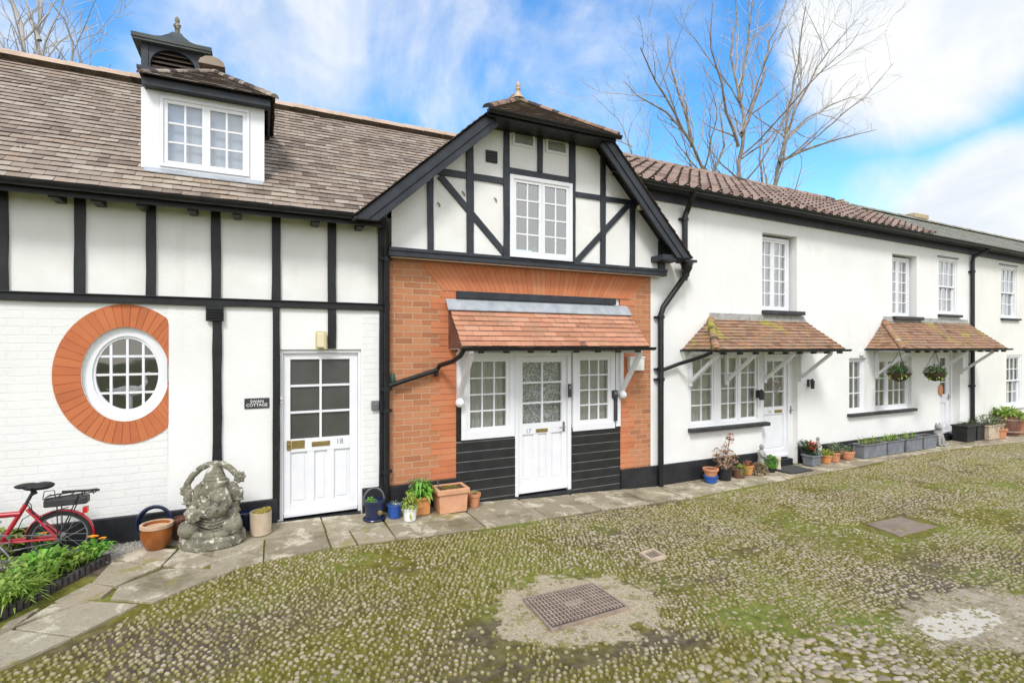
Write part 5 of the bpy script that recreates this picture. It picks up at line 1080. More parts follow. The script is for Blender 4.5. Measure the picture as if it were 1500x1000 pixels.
# ================================================================== 7. STATUE (carved stone, one surface)
def remeshed(name, mb, mat, voxel, loc, rz=0, disp=.004, dscale=25, scl=(1, 1, 1)):
    me = bpy.data.meshes.new('tmp'); me.from_pydata(mb.v, [], mb.f); o = bpy.data.objects.new('tmp', me); COL.objects.link(o)
    r_ = o.modifiers.new('r', 'REMESH'); r_.mode = 'VOXEL'; r_.voxel_size = voxel
    sm = o.modifiers.new('s', 'SMOOTH'); sm.iterations = 2; sm.factor = .5
    bpy.context.view_layer.update(); me2 = bpy.data.meshes.new_from_object(o.evaluated_get(bpy.context.evaluated_depsgraph_get())); bpy.data.objects.remove(o)
    nv = len(me2.vertices); co_ = np.empty(nv*3); no_ = np.empty(nv*3); me2.vertices.foreach_get('co', co_); me2.vertices.foreach_get('normal', no_)
    co_ = co_.reshape(-1, 3)*np.array(scl); dsp = np.array([mnoise.noise(Vector(q))+.5*mnoise.noise(Vector(q)*2.3) for q in co_*dscale])
    me2.vertices.foreach_set('co', (co_+no_.reshape(-1, 3)*(disp*dsp)[:, None]).ravel()); me2.update()
    me2.polygons.foreach_set('use_smooth', [True]*len(me2.polygons)); me2.materials.clear(); me2.materials.append(MT[mat]); me2.name = name
    o = bpy.data.objects.new(name, me2); COL.objects.link(o); o.location = loc; o.rotation_euler.z = rz; BASE[o.name] = Vector(loc); return o
m = MB()
m.lathe([(.29, -.01), (.315, .0), (.315, .085), (.30, .10)], (0, -.03, 0), 36, 1, .85)
m.ball((.03, -.05, .25), (.165, .15, .15)); m.ball((.0, .0, .40), (.17, .14, .17))              # belly, chest
for k in range(5): m.tube([(.03+.165*math.cos(R(200+i*14)), -.05+.165*math.sin(R(200+i*14)), .33-k*.035+.01*math.sin(i)) for i in range(11)], .0075, 6)   # folds of cloth
m.ball((-.20, -.14, .20), (.105, .11, .10)); m.ball((.2, -.12, .20), (.10, .11, .095))            # knees
m.tube([(-.22, -.12, .14), (-.1, -.2, .13), (.05, -.2, .12)], [.06, .055, .045], 10); m.tube([(.22, -.1, .14), (.1, -.17, .13), (-.03, -.19, .13)], [.06, .05, .045], 10)
m.ball((-.10, -.2, .135), (.06, .05, .04)); m.ball((.13, -.19, .13), (.05, .05, .04))
m.ball((.02, -.03, .585), (.125, .12, .12)); m.ball((.0, -.1, .63), (.07, .05, .05)); m.ball((.06, -.1, .63), (.06, .05, .05))         # head and brow
m.tube([(.07, -.12, .57), (.11, -.17, .51), (.125, -.18, .45), (.10, -.19, .40), (.03, -.2, .37), (-.04, -.2, .37), (-.09, -.19, .40), (-.08, -.18, .43)], [.095, .092, .085, .07, .058, .048, .038, .03], 12)   # trunk
m.tube([(.0, -.13, .52), (-.03, -.19, .50)], [.02, .01], 8); m.tube([(.15, -.13, .53), (.18, -.18, .52)], [.02, .01], 8)                # tusks
for sgn, cx_ in ((-1, -.125), (1, .175)):                                                         # ears
    m.ball((cx_, .0, .55), (.075, .03, .105)); m.ball((cx_+sgn*.03, -.01, .50), (.045, .03, .06))
for k, (r_, z) in enumerate(((.125, .665), (.115, .70), (.10, .735), (.085, .77), (.066, .80), (.045, .832), (.03, .855))): m.lathe([(r_*.9, -.016), (r_, 0), (r_*.88, .02)], (.01, 0, z), 18)
for i in range(16): a = 2*PI*i/16; m.ball((.01+.125*math.cos(a), .125*math.sin(a), .665), .018, 7, 5)
arc = [(-.27, .0, .57), (-.25, .0, .66), (-.20, .0, .745), (-.14, .0, .81), (-.07, .0, .85), (.01, .0, .865), (.09, .0, .85), (.16, .0, .80), (.21, .0, .74), (.26, .0, .715)]
m.tube(arc, .034, 10)
for i, p in enumerate(arc): m.ball((p[0], p[1]-.005, p[2]), .031, 8, 6)
for c_, s_ in (((-.255, .0, .585), -1), ((.255, .0, .70), 1)):                                                    # flowers / attributes at the arch ends
    m.ball(c_, (.045, .04, .05))
    for k in range(7): a = k*2*PI/7; m.ball((c_[0]+.045*math.cos(a), c_[1]-.02, c_[2]+.05*math.sin(a)), .022, 7, 5)
for sgn in (-1, 1):
    m.tube([(sgn*.13, .01, .47), (sgn*.23, -.02, .42), (sgn*.24, -.03, .50), (sgn*.25, .0, .58)], [.06, .05, .042, .035], 10)
    m.tube([(sgn*.14, -.02, .44), (sgn*.22, -.06, .34), (sgn*.17, -.15, .32)], [.06, .055, .05], 10)
    m.tube([(sgn*.245+.045*math.cos(a*.6), -.035+.045*math.sin(a*.6), .46) for a in range(11)], .012, 6)
m.ball((-.15, -.19, .35), (.075, .06, .06)); m.ball((-.13, -.22, .40), (.05, .035, .05))
for k in range(9): a = k*2*PI/9; m.ball((-.14+.06*math.cos(a), -.235, .36+.055*math.sin(a)), .019, 7, 5)
m.ball((.25, -.03, .52), (.045, .04, .06)); m.ball((.20, -.12, .33), (.05, .05, .06)); m.tube([(.23, -.14, .1), (.25, -.12, .24), (.22, -.1, .3)], [.04, .045, .05], 9)
m.ball((.21, .0, .42), (.05, .05, .07)); m.tube([(-.12+.2*i/9, -.13-.035*math.sin(i/9*PI), .47-.05*math.sin(i/9*PI)) for i in range(10)], .016, 6)
for i in range(12): a = 2*PI*i/12; m.ball((.28*math.cos(a), .22*math.sin(a), .095), .028, 7, 5)
p = gp(306, 798); tag(remeshed('stone_statue', m, 'stone', .0065, (-.44, 6.0, g(-.44)+.028), R(-8), .0035, 40, (.93, .93, .90)), 'lichened grey stone statue of a seated elephant headed figure under an arch', 'statue')

# ================================================================== 8. POTS AND PLANTS
def pot(name, label, mat, x, y, r, h, z=None, rim=None, top=1.0, bot=.75, soil='soil', group=None, belly=0, rimmat=None, cat='plant pot', fill=.85):
    z = g(x)+.028 if z is None else z; t = thing(name, label, cat, (x, y, z), group); th = r*.1
    m = MB(); pr = []
    for i in range(9):
        f = i/8; pr.append((r*(bot+(top-bot)*f+belly*math.sin(PI*f)), h*f))
    rr = r*top; ih = h*fill
    pr2 = pr+([] if rim is None else [(rr*1.0, h*.999)])+[(rr-th, h), (rr-th*1.2, ih)]
    m.lathe(pr2, (x, y, z), 24); m.build('body', mat, t, True)
    if rim: m = MB(); m.lathe([(rr*.99, h-rim), (rr*1.09, h-rim*.9), (rr*1.09, h+.006), (rr*.9, h+.008), (rr*.88, ih)], (x, y, z), 24); m.build('rim', rimmat or mat, t, True)
    m = MB(); n = 14; vs = [(x, y, z+ih+.012)]+[(x+(rr-th)*math.cos(2*PI*i/n), y+(rr-th)*math.sin(2*PI*i/n), z+ih+.003) for i in range(n)]; m.add(vs, [(0, 1+i, 1+(i+1) % n) for i in range(n)]); m.build('soil', soil, t)
    return t, (x, y, z+ih)
def foliage_on(t, c, mat, rad, h, n, ls, lw, rise=(.2, 1.3), name='leaves', droop=(.1, .5), bias=0.):
    m = MB(); x, y, z = c
    for i in range(n):
        a = random.uniform(0, 2*PI); r_ = rad*random.random()**.6; zz = h*random.uniform(0, 1)*(1-.5*(r_/rad)**2)
        m.blade(Vector((x+math.cos(a)*r_, y+math.sin(a)*r_, z+zz)), Vector((math.cos(a), math.sin(a), random.uniform(*rise))), ls*random.uniform(.6, 1.3), lw*random.uniform(.7, 1.3), random.uniform(*droop))
    return m.build(name, mat, t)
def sq_planter(name, label, mat, x, y, w, d, h, z=None, rim=.03, rz=0, cat='planter', taper=.9, group=None, soil='soil'):
    z = g(x)+.028 if z is None else z; t = thing(name, label, cat, (x, y, z), group, rz); m = MB(); a, b = w/2, d/2; k = taper
    m.hexa([(-a*k, -b*k, 0), (a*k, -b*k, 0), (a*k, b*k, 0), (-a*k, b*k, 0), (-a, -b, h-rim), (a, -b, h-rim), (a, b, h-rim), (-a, b, h-rim)])
    m.build('body', mat, t, bevel=.006, local=True)
    m = MB(); e = .02; i = min(a, b)*.16
    m.box(-a-e, a+e, -b-e, -b+i, h-rim+.001, h); m.box(-a-e, a+e, b-i, b+e, h-rim+.001, h); m.box(-a-e, -a+i, -b+i, b-i, h-rim+.001, h); m.box(a-i, a+e, -b+i, b-i, h-rim+.001, h); m.build('rim', mat, t, bevel=.006, local=True)
    m = MB(); m.box(-a+i, a-i, -b+i, b-i, h-rim+.001, h-.012); m.build('soil', soil, t, local=True); return t, (x, y, z+h-.01)
# left group
pot('glazed_pot', 'empty amber glazed pot with pale rim beside the stone statue', 'glaze', sx(229.5, 6.05), 6.05, .135, .225, rim=.028, top=.95, bot=.68, belly=.17, rimmat='rim', fill=.8)
t = thing('garden_hose', 'coil of blue hose leaning on the plinth behind the amber pot', 'hose', (sx(226, 6.27), 6.27, g(-1)))
m = MB(); hx = sx(226, 6.27); zz = g(-1)+.20
for k in range(3): m.tube([(hx+(.15-.012*k)*math.cos(2*PI*i/28), 6.27+.02*k-.0, zz+(.17-.012*k)*math.sin(2*PI*i/28)) for i in range(29)], .012, 7, False)
m.build('coil', 'navy', t, True)
pot('garden_pot', 'small dark red pot half hidden behind the stone statue', 'barrel', sx(262, 6.22), 6.24, .075, .2, rim=.02)
t, c = pot('moss_topped_pot', 'buff stone pot crowned with golden moss beside the door numbered 18', 'buff', sx(382, 6.05), 6.05, .105, .23, top=1.0, bot=.95, soil='moss', fill=.93)
m = MB()
for i in range(160): a = random.uniform(0, 6.3); r_ = .09*math.sqrt(random.random()); m.ball((c[0]+r_*math.cos(a), c[1]+r_*math.sin(a), c[2]+.012+.03*(r_*math.cos(a)/.1)), random.uniform(.008, .018), 6, 4)
m.build('moss', 'moss', t, True)
pot('garden_pot', 'blue pot standing between the statue and the moss topped pot', 'navy', sx(360, 6.24), 6.24, .08, .18, rim=.02)
t, c = pot('navy_pot', 'dark navy pot with a looped wire handle and a small crest', 'navy', sx(548, 6.08), 6.08, .115, .215, rim=.02, top=1.0, bot=.78)
m = MB(); m.tube([(c[0]+.12*math.cos(PI*i/14), c[1]+.02, c[2]+.02+.15*math.sin(PI*i/14)) for i in range(15)], .010, 7); m.build('handle', 'grey', t, True)
m = MB(); m.lathe([(.028, 0), (.028, .004), (.02, .006)], (0, 0, 0), 14); m.v = [(c[0]+.045+x, c[1]-.101-z, c[2]-.09+y) for x, y, z in m.v]; m.build('crest', 'brass', t)
m = MB(); m.lathe([(.105, 0), (.13, .012), (.125, .02)], (c[0], c[1], g(c[0])+.026), 20); m.build('saucer', 'navy', t, True)
foliage_on(t, (c[0]-.05, c[1]-.03, c[2]), 'leaf_b', .055, .07, 120, .03, .018)
t, c = pot('blue_pot', 'small bright blue pot with white flowers beside the white pot', 'blue', sx(578, 6.08), 6.08, .082, .145, rim=.012, top=1.0, bot=.88)
foliage_on(t, c, 'leaf_g', .05, .05, 40, .05, .012); foliage_on(t, (c[0]+.02, c[1], c[2]), 'signtext', .04, .035, 50, .022, .016, name='flowers')
t, c = pot('white_pot', 'white pot holding a yellow green leafy plant', 'whitepot', sx(600.5, 5.92), 5.92, .078, .135, rim=.012, top=1.0, bot=.88)
foliage_on(t, c, 'leaf_y', .06, .16, 60, .12, .024, (.5, 1.6), droop=(.3, .8)); m = MB(); p = (c[0]-.015, c[1]-.075, c[2]-.02); m.blade(Vector(p), Vector((0, -.4, -1)), .07, .03, .1); m.build('trailing_leaf', 'leaf_y', t)
t, c = sq_planter('orange_planter', 'square orange pottery planter full of fresh green leaves', 'orangepot', sx(617, 6.12), 6.12, .18, .18, .21, taper=.94)
m = MB(); m.box(-.075, -.005, -.10, -.094, .09, .12); m.build('relief', 'orangepot', t, bevel=.004, local=True)
foliage_on(t, c, 'leaf_b', .1, .14, 110, .15, .035, (.3, 1.5), droop=(.3, .8)); foliage_on(t, (c[0]-.03, c[1]+.03, c[2]+.08), 'leaf_g', .08, .1, 60, .12, .02, (.5, 1.5), name='stems')
t, c = sq_planter('terracotta_trough', 'large pale terracotta planter with a thick rim below the boarding', 'terracotta_pale', sx(659.5, 6.13), 6.13, .37, .27, .29, rim=.06, taper=.93)
foliage_on(t, (c[0]+.0, c[1], c[2]-.01), 'moss', .1, .02, 120, .05, .01, (.1, .5)); m = MB(); m.tube([(c[0]-.13, c[1]+.05, c[2]-.02), (c[0]-.15, c[1]+.05, c[2]+.12)], .006, 6); m.build('plant_stake', 'grey', t)
t, c = pot('terracotta_pot', 'small terracotta pot with sparse sprouts beside the large planter', 'terracotta', sx(694, 6.18), 6.18, .088, .165, rim=.035, top=.95, bot=.72); foliage_on(t, c, 'leaf_y', .05, .04, 30, .05, .008, (.5, 1.5))
# right group, by the first mossy canopy
gY = 6.16
x = sx(1041, gY); t, c = pot('blue_pot', 'blue pot carrying an upturned orange pot beside the right white cottage door', 'blue', x, gY, .11, .10, rim=.015, top=1.0, bot=.85, fill=.9)
t, c2 = pot('terracotta_pot', 'orange terracotta pot stacked on top of a blue pot', 'terracotta', x, gY, .118, .11, z=c[2]+.015, rim=.03, top=.97, bot=.78)
x = sx(1061.5, gY); t, c = pot('dark_pot', 'dark green pot with a brown faded hydrangea', 'blackbox', x, gY, .12, .19, rim=.02, top=1.0, bot=.8)
m = MB(); fl = MB()
for (dx, dy, dz) in ((-.18, 0, .30), (-.05, -.05, .27), (.03, .02, .33), (.14, 0, .24), (.12, .02, .46), (.16, .03, .52), (-.12, .05, .2), (.2, -.03, .17)):
    q = Vector((c[0]+dx, c[1]+dy, c[2]+dz)); m.tube([(c[0]+dx*.1, c[1], c[2]-.02), tuple(Vector(c)*.4+q*.6+Vector((0, 0, -.02))), tuple(q)], .006, 5)
    for i in range(42): v = Vector((random.gauss(0, 1), random.gauss(0, 1), random.gauss(0, 1))).normalized(); fl.blade(q+v*.05, v+Vector((0, 0, .2)), .035, .03, .1)
m.build('stems', 'twig2', t); fl.build('flower_heads', 'dryleaf', t); foliage_on(t, c, 'dryleaf', .1, .22, 60, .09, .04, (-.2, .8))
x = sx(1082, gY); t, c = pot('brown_pot', 'brown pot with a light green trailing bush', 'barrel', x, gY, .11, .15, top=1.0, bot=.85); foliage_on(t, (c[0]+.03, c[1]-.02, c[2]-.07), 'leaf_y', .12, .15, 220, .04, .02)
x = sx(1096, gY+.06); t, c = pot('ochre_pot', 'small ochre pot with a red brown plant', 'orangepot', x, gY+.06, .085, .15, rim=.02); foliage_on(t, c, 'pinkleaf', .08, .09, 70, .05, .03)
x = sx(1112, gY); t = thing('dry_mound', 'rounded mound of dry brown stalks on the path', 'plant', (x, gY, g(x)+.028)); m = MB()
for i in range(700):
    v = Vector((random.gauss(0, 1), random.gauss(0, 1), abs(random.gauss(0, .8)))).normalized(); m.blade(Vector((x+v.x*.14, gY+v.y*.10, g(x)+.03+v.z*.17)), v+Vector((random.gauss(0, .3), random.gauss(0, .3), random.gauss(0, .3))), .05, .012, .2)
m.build('stalks', 'mound', t); m = MB(); m.ball((x, gY, g(x)+.03), (.14, .10, .17)); m.build('core', 'soil', t)
x = sx(1115, 6.27); t = thing('stone_figurine', 'slim pale stone figurine standing left of the heart wreath door', 'figurine', (x, 6.27, g(x)+.028)); zb = g(x)+.028
m = MB(); m.box(x-.07, x+.07, 6.20, 6.34, zb, zb+.06); m.build('base', 'stone_l', t, bevel=.008)
m = MB(); m.lathe([(.075, .06), (.07, .15), (.05, .25), (.06, .30), (.05, .35), (.025, .38)], (x, 6.27, zb), 14); m.ball((x, 6.26, zb+.42), (.038, .04, .05)); m.tube([(x-.05, 6.26, zb+.34), (x-.04, 6.21, zb+.27), (x+.0, 6.20, zb+.26)], .018, 8); m.tube([(x+.05, 6.26, zb+.34), (x+.04, 6.21, zb+.27), (x+.01, 6.20, zb+.25)], .018, 8); m.build('body', 'stone_l', t, True)
x = sx(1129, gY); t, c = pot('garden_pot', 'small dark pot under a clipped green ball shrub', 'blackbox', x, gY, .09, .09); m = MB()
for i in range(1100): v = Vector((random.gauss(0, 1), random.gauss(0, 1), random.gauss(0, 1))).normalized(); m.blade(Vector((x, gY, c[2]+.09))+v*.115*random.uniform(.8, 1.0), v+Vector((random.gauss(0, .4), random.gauss(0, .4), random.gauss(0, .4))), .025, .016, .1)
m.build('leaves', 'leaf_b', t)
x = sx(1140, 6.2); t = thing('stone_bollard', 'small cream stone post at the left foot of the heart wreath door', 'stone post', (x, 6.2, g(x)+.028)); m = MB(); m.lathe([(.05, 0), (.05, .03), (.04, .05), (.038, .17), (.048, .19), (.04, .22), (.015, .235)], (x, 6.2, g(x)+.028), 12); m.build('body', mk('cream_stone', [(.55, .48, .38), (.66, .59, .48)], .9), t, True)
q0, q1 = gp(1146, 686), gp(1192, 681); x = sx(1166, 6.0); m = MB(); m.box(x-.3, x+.3, 5.88, 6.28, g(x)+.0325, g(x)+.044); tag(m.build('door_mat', 'mat', None, bevel=.003, loc=(x, 6.08, g(x)+.032)), 'dark grey door mat before the heart wreath door', 'door mat')
x = sx(1189, gY); t, c = sq_planter('grey_planter', 'grey cube planter with red flowers right of the heart wreath door', 'zinc', x, gY, .24, .2, .19); foliage_on(t, c, 'leaf_d', .13, .25, 160, .07, .035); foliage_on(t, (c[0]-.03, c[1]-.04, c[2]+.12), 'redfl', .08, .13, 70, .04, .03, name='flowers')
x = sx(1180, 6.3); t, c = pot('garden_pot', 'dark pot of foliage in the corner behind the red flowers', 'blackbox', x, 6.28, .11, .28); foliage_on(t, c, 'leaf_d', .12, .2, 110, .07, .035)
x = sx(1198, 6.27); t = thing('garden_lantern', 'slim white lantern behind the grey cube planter', 'lantern', (x, 6.27, g(x)+.028)); zb = g(x)+.028
m = MB(); m.box(x-.05, x+.05, 6.22, 6.32, zb, zb+.30); m.build('body', 'whitemetal', t, bevel=.006); m = MB(); m.lathe([(.06, .30), (.035, .36), (.02, .40), (.035, .43), (.02, .46)], (x, 6.27, zb), 12); m.build('top', 'stone_l', t, True)
x = sx(1210, gY); t, c = pot('ochre_pot', 'low ochre pot with yellow green leaves, left of the red pot', 'orangepot', x, gY, .10, .14, rim=.02); foliage_on(t, c, 'leaf_y', .1, .12, 130, .06, .03); 
x = sx(1222, gY); t, c = pot('terracotta_pot', 'red terracotta pot with grey green leaves', 'terracotta', x, gY, .11, .17, rim=.03); foliage_on(t, (c[0]+.05, c[1], c[2]), 'leaf_g', .14, .2, 130, .07, .03)
x = sx(1241, gY); t, c = pot('terracotta_pot', 'round orange terracotta pot before the first grey trough', 'terracotta', x, gY, .12, .15, rim=.03, belly=.08); foliage_on(t, c, 'leaf_g', .08, .15, 60, .08, .02, (.6, 2))
# grey troughs under the far window
for i, (xa, xb, lab) in enumerate(((1257, 1291, 'first and largest grey trough of grasses below the far window'), (1292, 1316, 'second grey trough of grasses, between the largest and the paler ones'), (1319, 1343, 'third grey trough, with low grass, nearest the corner of the wall'), (1345, 1364, 'bare pale grey trough beside the stone cat'))):
    y0 = gY-.02; a, b = sx(xa, y0), sx(xb, y0); t, c = sq_planter('grey_trough', lab, 'zinc', (a+b)/2, y0, (b-a)*.97, .22, .26, rim=.012, taper=.98, group='grey troughs below the far window')
    if i < 3:
        m = MB()
        for k in range(70 if i < 2 else 40): px2 = (random.uniform(a+.06, b-.06), y0+random.uniform(-.07, .07), c[2]); an = random.uniform(0, 6.3); m.blade(Vector(px2), Vector((math.cos(an)*.5, math.sin(an)*.5, 1)), random.uniform(.08, .24), .012, .3)
        m.build('grass', 'leaf', t)
m = MB(); m.ball((0, 0, .13), (.13, .10, .14)); m.ball((-.02, -.02, .27), (.09, .08, .12)); m.ball((-.06, -.05, .40), (.075, .07, .065)); m.ball((.12, .04, .10), (.09, .09, .09))
for sgn in (-1, 1): m.tube([(-.06+sgn*.04, -.04, .43), (-.06+sgn*.055, -.04, .51)], [.03, .004], 8); m.tube([(-.06+sgn*.045, -.09, .24), (-.06+sgn*.05, -.11, .02)], [.035, .032], 8); m.ball((-.06+sgn*.05, -.13, .02), (.035, .05, .025))
m.tube([(.15, .06, .06), (.2, -.02, .04), (.15, -.09, .035), (.05, -.12, .03)], [.03, .03, .025, .02], 8); m.ball((-.07, -.11, .385), (.035, .03, .028))
x = sx(1374, 6.17); tag(remeshed('stone_cat', m, 'stone_l', .011, (x, 6.17, g(x)+.028), R(-10), .003), 'weathered grey stone cat sitting left of the far white door', 'statue')
for i, (a, b, lab) in enumerate(((1405, 1419, 'left of two black box planters by the far downpipe'), (1420, 1434, 'right of two black box planters by the far downpipe'))):
    y0 = 6.18; xa, xb = sx(a, y0), sx(b, y0); t, c = sq_planter('black_planter', lab, 'blackbox', (xa+xb)/2, y0, (xb-xa)*.95, .3, .36, taper=.92, group='black box planters')
    foliage_on(t, c, 'leaf_d', .1, .06, 30, .08, .03)
y0 = 6.1; xa, xb = sx(1437, y0), sx(1459, y0); t, c = sq_planter('buff_trough', 'buff stone trough with small shrubs right of the black boxes', 'buff', (xa+xb)/2, y0, xb-xa, .3, .33, taper=.95); foliage_on(t, c, 'leaf_g', .28, .22, 130, .1, .04)
x = sx(1464, 6.0); t, c = pot('terracotta_pot', 'small orange terracotta pot at the foot of the buff trough', 'terracotta', x, 6.0, .14, .22, rim=.04); foliage_on(t, c, 'pinkleaf', .1, .06, 40, .06, .03)
x = sx(1475, 6.15); t, c = pot('barrel_planter', 'red brown barrel with a leafy green shrub', 'barrel', x, 6.15, .25, .46, top=.95, bot=.85, belly=.1); foliage_on(t, c, 'leaf', .25, .28, 220, .13, .06)
m = MB()
for z in (.08, .36): m.lathe([(.262, z), (.262, z+.03)], (x, 6.15, g(x)+.028), 24)
m.build('hoop', 'iron', t)
x = sx(1496, 6.1); t, c = pot('terracotta_pot', 'terracotta pot with a yellow green bush at the right edge', 'terracotta', x, 6.1, .22, .34, rim=.05); foliage_on(t, c, 'leaf_y', .25, .25, 200, .12, .05)
# hanging baskets, lamps, wreath, plaque
def basket(px, py, label, rb):
    y0 = 5.85; p = at(px, py, y0); t = thing('hanging_basket', label, 'hanging basket', tuple(p), 'hanging baskets under the far canopy')
    m = MB(); m.lathe([(.02, -.17), (.10, -.14), (.17, -.07), (rb, 0), (rb-.02, .0)], tuple(p), 18); m.build('bowl', 'coir', t, True)
    m = MB()
    for k in range(3): a = k*2*PI/3; m.tube([(p.x+rb*math.cos(a), p.y+rb*math.sin(a), p.z), (p.x, p.y, 2.04)], .004, 5)
    m.tube([(p.x, p.y, 2.03), (p.x, p.y, 2.075)], .005, 5); m.build('chain', 'pipe', t)
    foliage_on(t, tuple(p), 'leaf_d', .17, .15, 260, .07, .03, (-.5, 1.0)); foliage_on(t, (p.x+.0, p.y, p.z-.10), 'leaf', .19, .14, 60, .06, .022, (-1.5, .2), 'trailing_leaves')
basket(1317, 546, 'hanging basket left of the far door, in front of the window', .21); basket(1370, 546, 'hanging basket nearest the far door, before bare wall', .20)
def coach_lamp(px, py, label, sz=1.):
    p = at(px, py, WY-.06); t = thing('wall_lantern', label, 'lantern', (p.x, WY, p.z)); y_ = WY-.09
    m = MB(); m.box(p.x-.03, p.x+.03, WY-.015, WY-.001, p.z-.06, p.z+.08); m.tube([(p.x, WY-.015, p.z+.05), (p.x, y_, p.z+.09), (p.x, y_, p.z+.07)], .008, 6); m.build('bracket', 'pipe', t)
    m = MB(); m.lathe([(.03*sz, -.09), (.042*sz, -.085), (.05*sz, .04), (.055*sz, .045), (.02*sz, .085), (.01, .10)], (p.x, y_, p.z), 6); m.build('lamp_body', 'darkgrey', t)
coach_lamp(1113.5, 578, 'small black lantern on the post left of the heart wreath door'); coach_lamp(1188, 562, 'black lantern at the right bracket of the first mossy canopy', .75)
yy_ = WY+.06; p = at(1138.5, 565, yy_); t = thing('heart_wreath', 'pale heart shaped twig wreath hung on the white door', 'wreath', (p.x, yy_, p.z)); m = MB(); N = 36
for k in range(4):
    pts = []
    for i in range(N+1): a = 2*PI*i/N; hx = .0075*16*math.sin(a)**3; hz = .0075*(13*math.cos(a)-5*math.cos(2*a)-2*math.cos(3*a)-math.cos(4*a)); pts.append((p.x+hx+random.uniform(-.006, .006), yy_-.0+random.uniform(-.012, .012), p.z+hz+random.uniform(-.006, .006)))
    m.tube(pts, .008, 6, False)
m.build('twigs', mk('pale_wicker', [(.42, .34, .30), (.56, .48, .43)], .9), t)
m = MB(); m.tube([(p.x, yy_, p.z+.05), (p.x, yy_+.02, p.z+.3)], .003, 5); m.build('string', 'signtext', t)
p = at(1377, 571); t = thing('wall_plaque', 'small oval terracotta plaque on the wall left of the far door', 'plaque', (p.x, WY, p.z)); m = MB(); m.ball((p.x, WY-.01, p.z), (.10, .018, .13), 18, 10); m.build('plaque', 'terracotta', t, True)
p = at(1261, 517); t = thing('alarm_box', 'small white box on the wall left of the far canopy', 'alarm box', (p.x, WY, p.z)); m = MB(); m.box(p.x-.06, p.x+.06, WY-.05, WY-.001, p.z-.05, p.z+.05); m.build('body', 'whitemetal', t, bevel=.008)

# ================================================================== 9. TREES (bare, behind the roofs)
def twigs(m, tw, p, d, ln, r0, depth, rng, minr, dens):
    n = max(2, int(ln/.28)); pts = [p.copy()]; rs = [r0]; q = p.copy(); dd = d.normalized()
    for i in range(n):
        dd = (dd+Vector((rng.gauss(0, .13), rng.gauss(0, .13), rng.gauss(0, .10)+.05))).normalized(); q = q+dd*ln/n; pts.append(q.copy()); rs.append(max(minr, r0*(1-.8*(i+1)/n)))
    (m if r0 > .03 else tw).tube(pts, rs, 6 if r0 > .05 else 4 if r0 > .02 else 3, False)
    if depth: side(m, tw, pts, rs, ln, depth, rng, minr, dens)
def side(m, tw, pts, rs, ln, depth, rng, minr, dens, first=.15):
    cum = [0]
    for a, b in zip(pts, pts[1:]): cum.append(cum[-1]+(b-a).length)
    T_ = cum[-1]; k = max(2, int(T_*dens*(1.0 if depth > 1 else 1.5)))
    for i in range(k):
        f = T_*(first+(1-first)*(i+rng.random())/k); j = max(0, min(len(pts)-2, next((q for q in range(len(cum)-1) if cum[q+1] >= f), len(pts)-2)))
        u = (f-cum[j])/max(1e-6, cum[j+1]-cum[j]); p = pts[j].lerp(pts[j+1], u); t_ = (pts[j+1]-pts[j]).normalized()
        ax = Vector((rng.gauss(0, 1), rng.gauss(0, .8), rng.gauss(0, .6))); ax = (ax-t_*ax.dot(t_)).normalized()
        d = t_+ax*rng.uniform(.5, 1.1)+Vector((0, 0, .12)); r = rs[j]*(1-u)+rs[j+1]*u
        twigs(m, tw, p, d, T_*rng.uniform(.18, .42)*(1.15-f/T_*.6), max(minr, min(r*.6, .035)), depth-1, rng, minr*.85, dens*1.25)
def limb_tree(label, base, fork, limbs, Y, seed, twigmat, barkmat, minr, dens, depth=2):
    rng = random.Random(seed); t = thing('bare_tree', label, 'tree', base); m = MB(); tw = MB(); b = Vector(base); fk = b+Vector((0, 0, fork))
    R0 = max(l[1] for l in limbs)
    m.tube([tuple(b), tuple(fk)], [R0*2.0, R0*1.6], 10)
    for (px, r0, r1, root, dy) in limbs:
        pts = [at(x, y, Y+dy*(k+.3)/len(px)) for k, (x, y) in enumerate(px)]
        if root: pts = [fk, fk.lerp(pts[0], .5)+Vector((0, 0, .25))]+pts
        fine = []                                         # a little wander between the bends
        for a_, b_ in zip(pts, pts[1:]):
            nn = max(1, int((b_-a_).length/.5))
            for i in range(nn): fine.append(a_.lerp(b_, i/nn)+Vector((rng.gauss(0, .03), rng.gauss(0, .04), 0)))
        fine.append(pts[-1]); nF = len(fine); rs = [r0+(r1-r0)*(i/(nF-1)) for i in range(nF)]
        m.tube(fine, rs, 8, False); side(m, tw, fine, rs, 0, depth, rng, minr, dens, .3 if root else .05)
    m.build('trunk', barkmat, t, True); tw.build('twigs', twigmat, t)
TY = 13.5
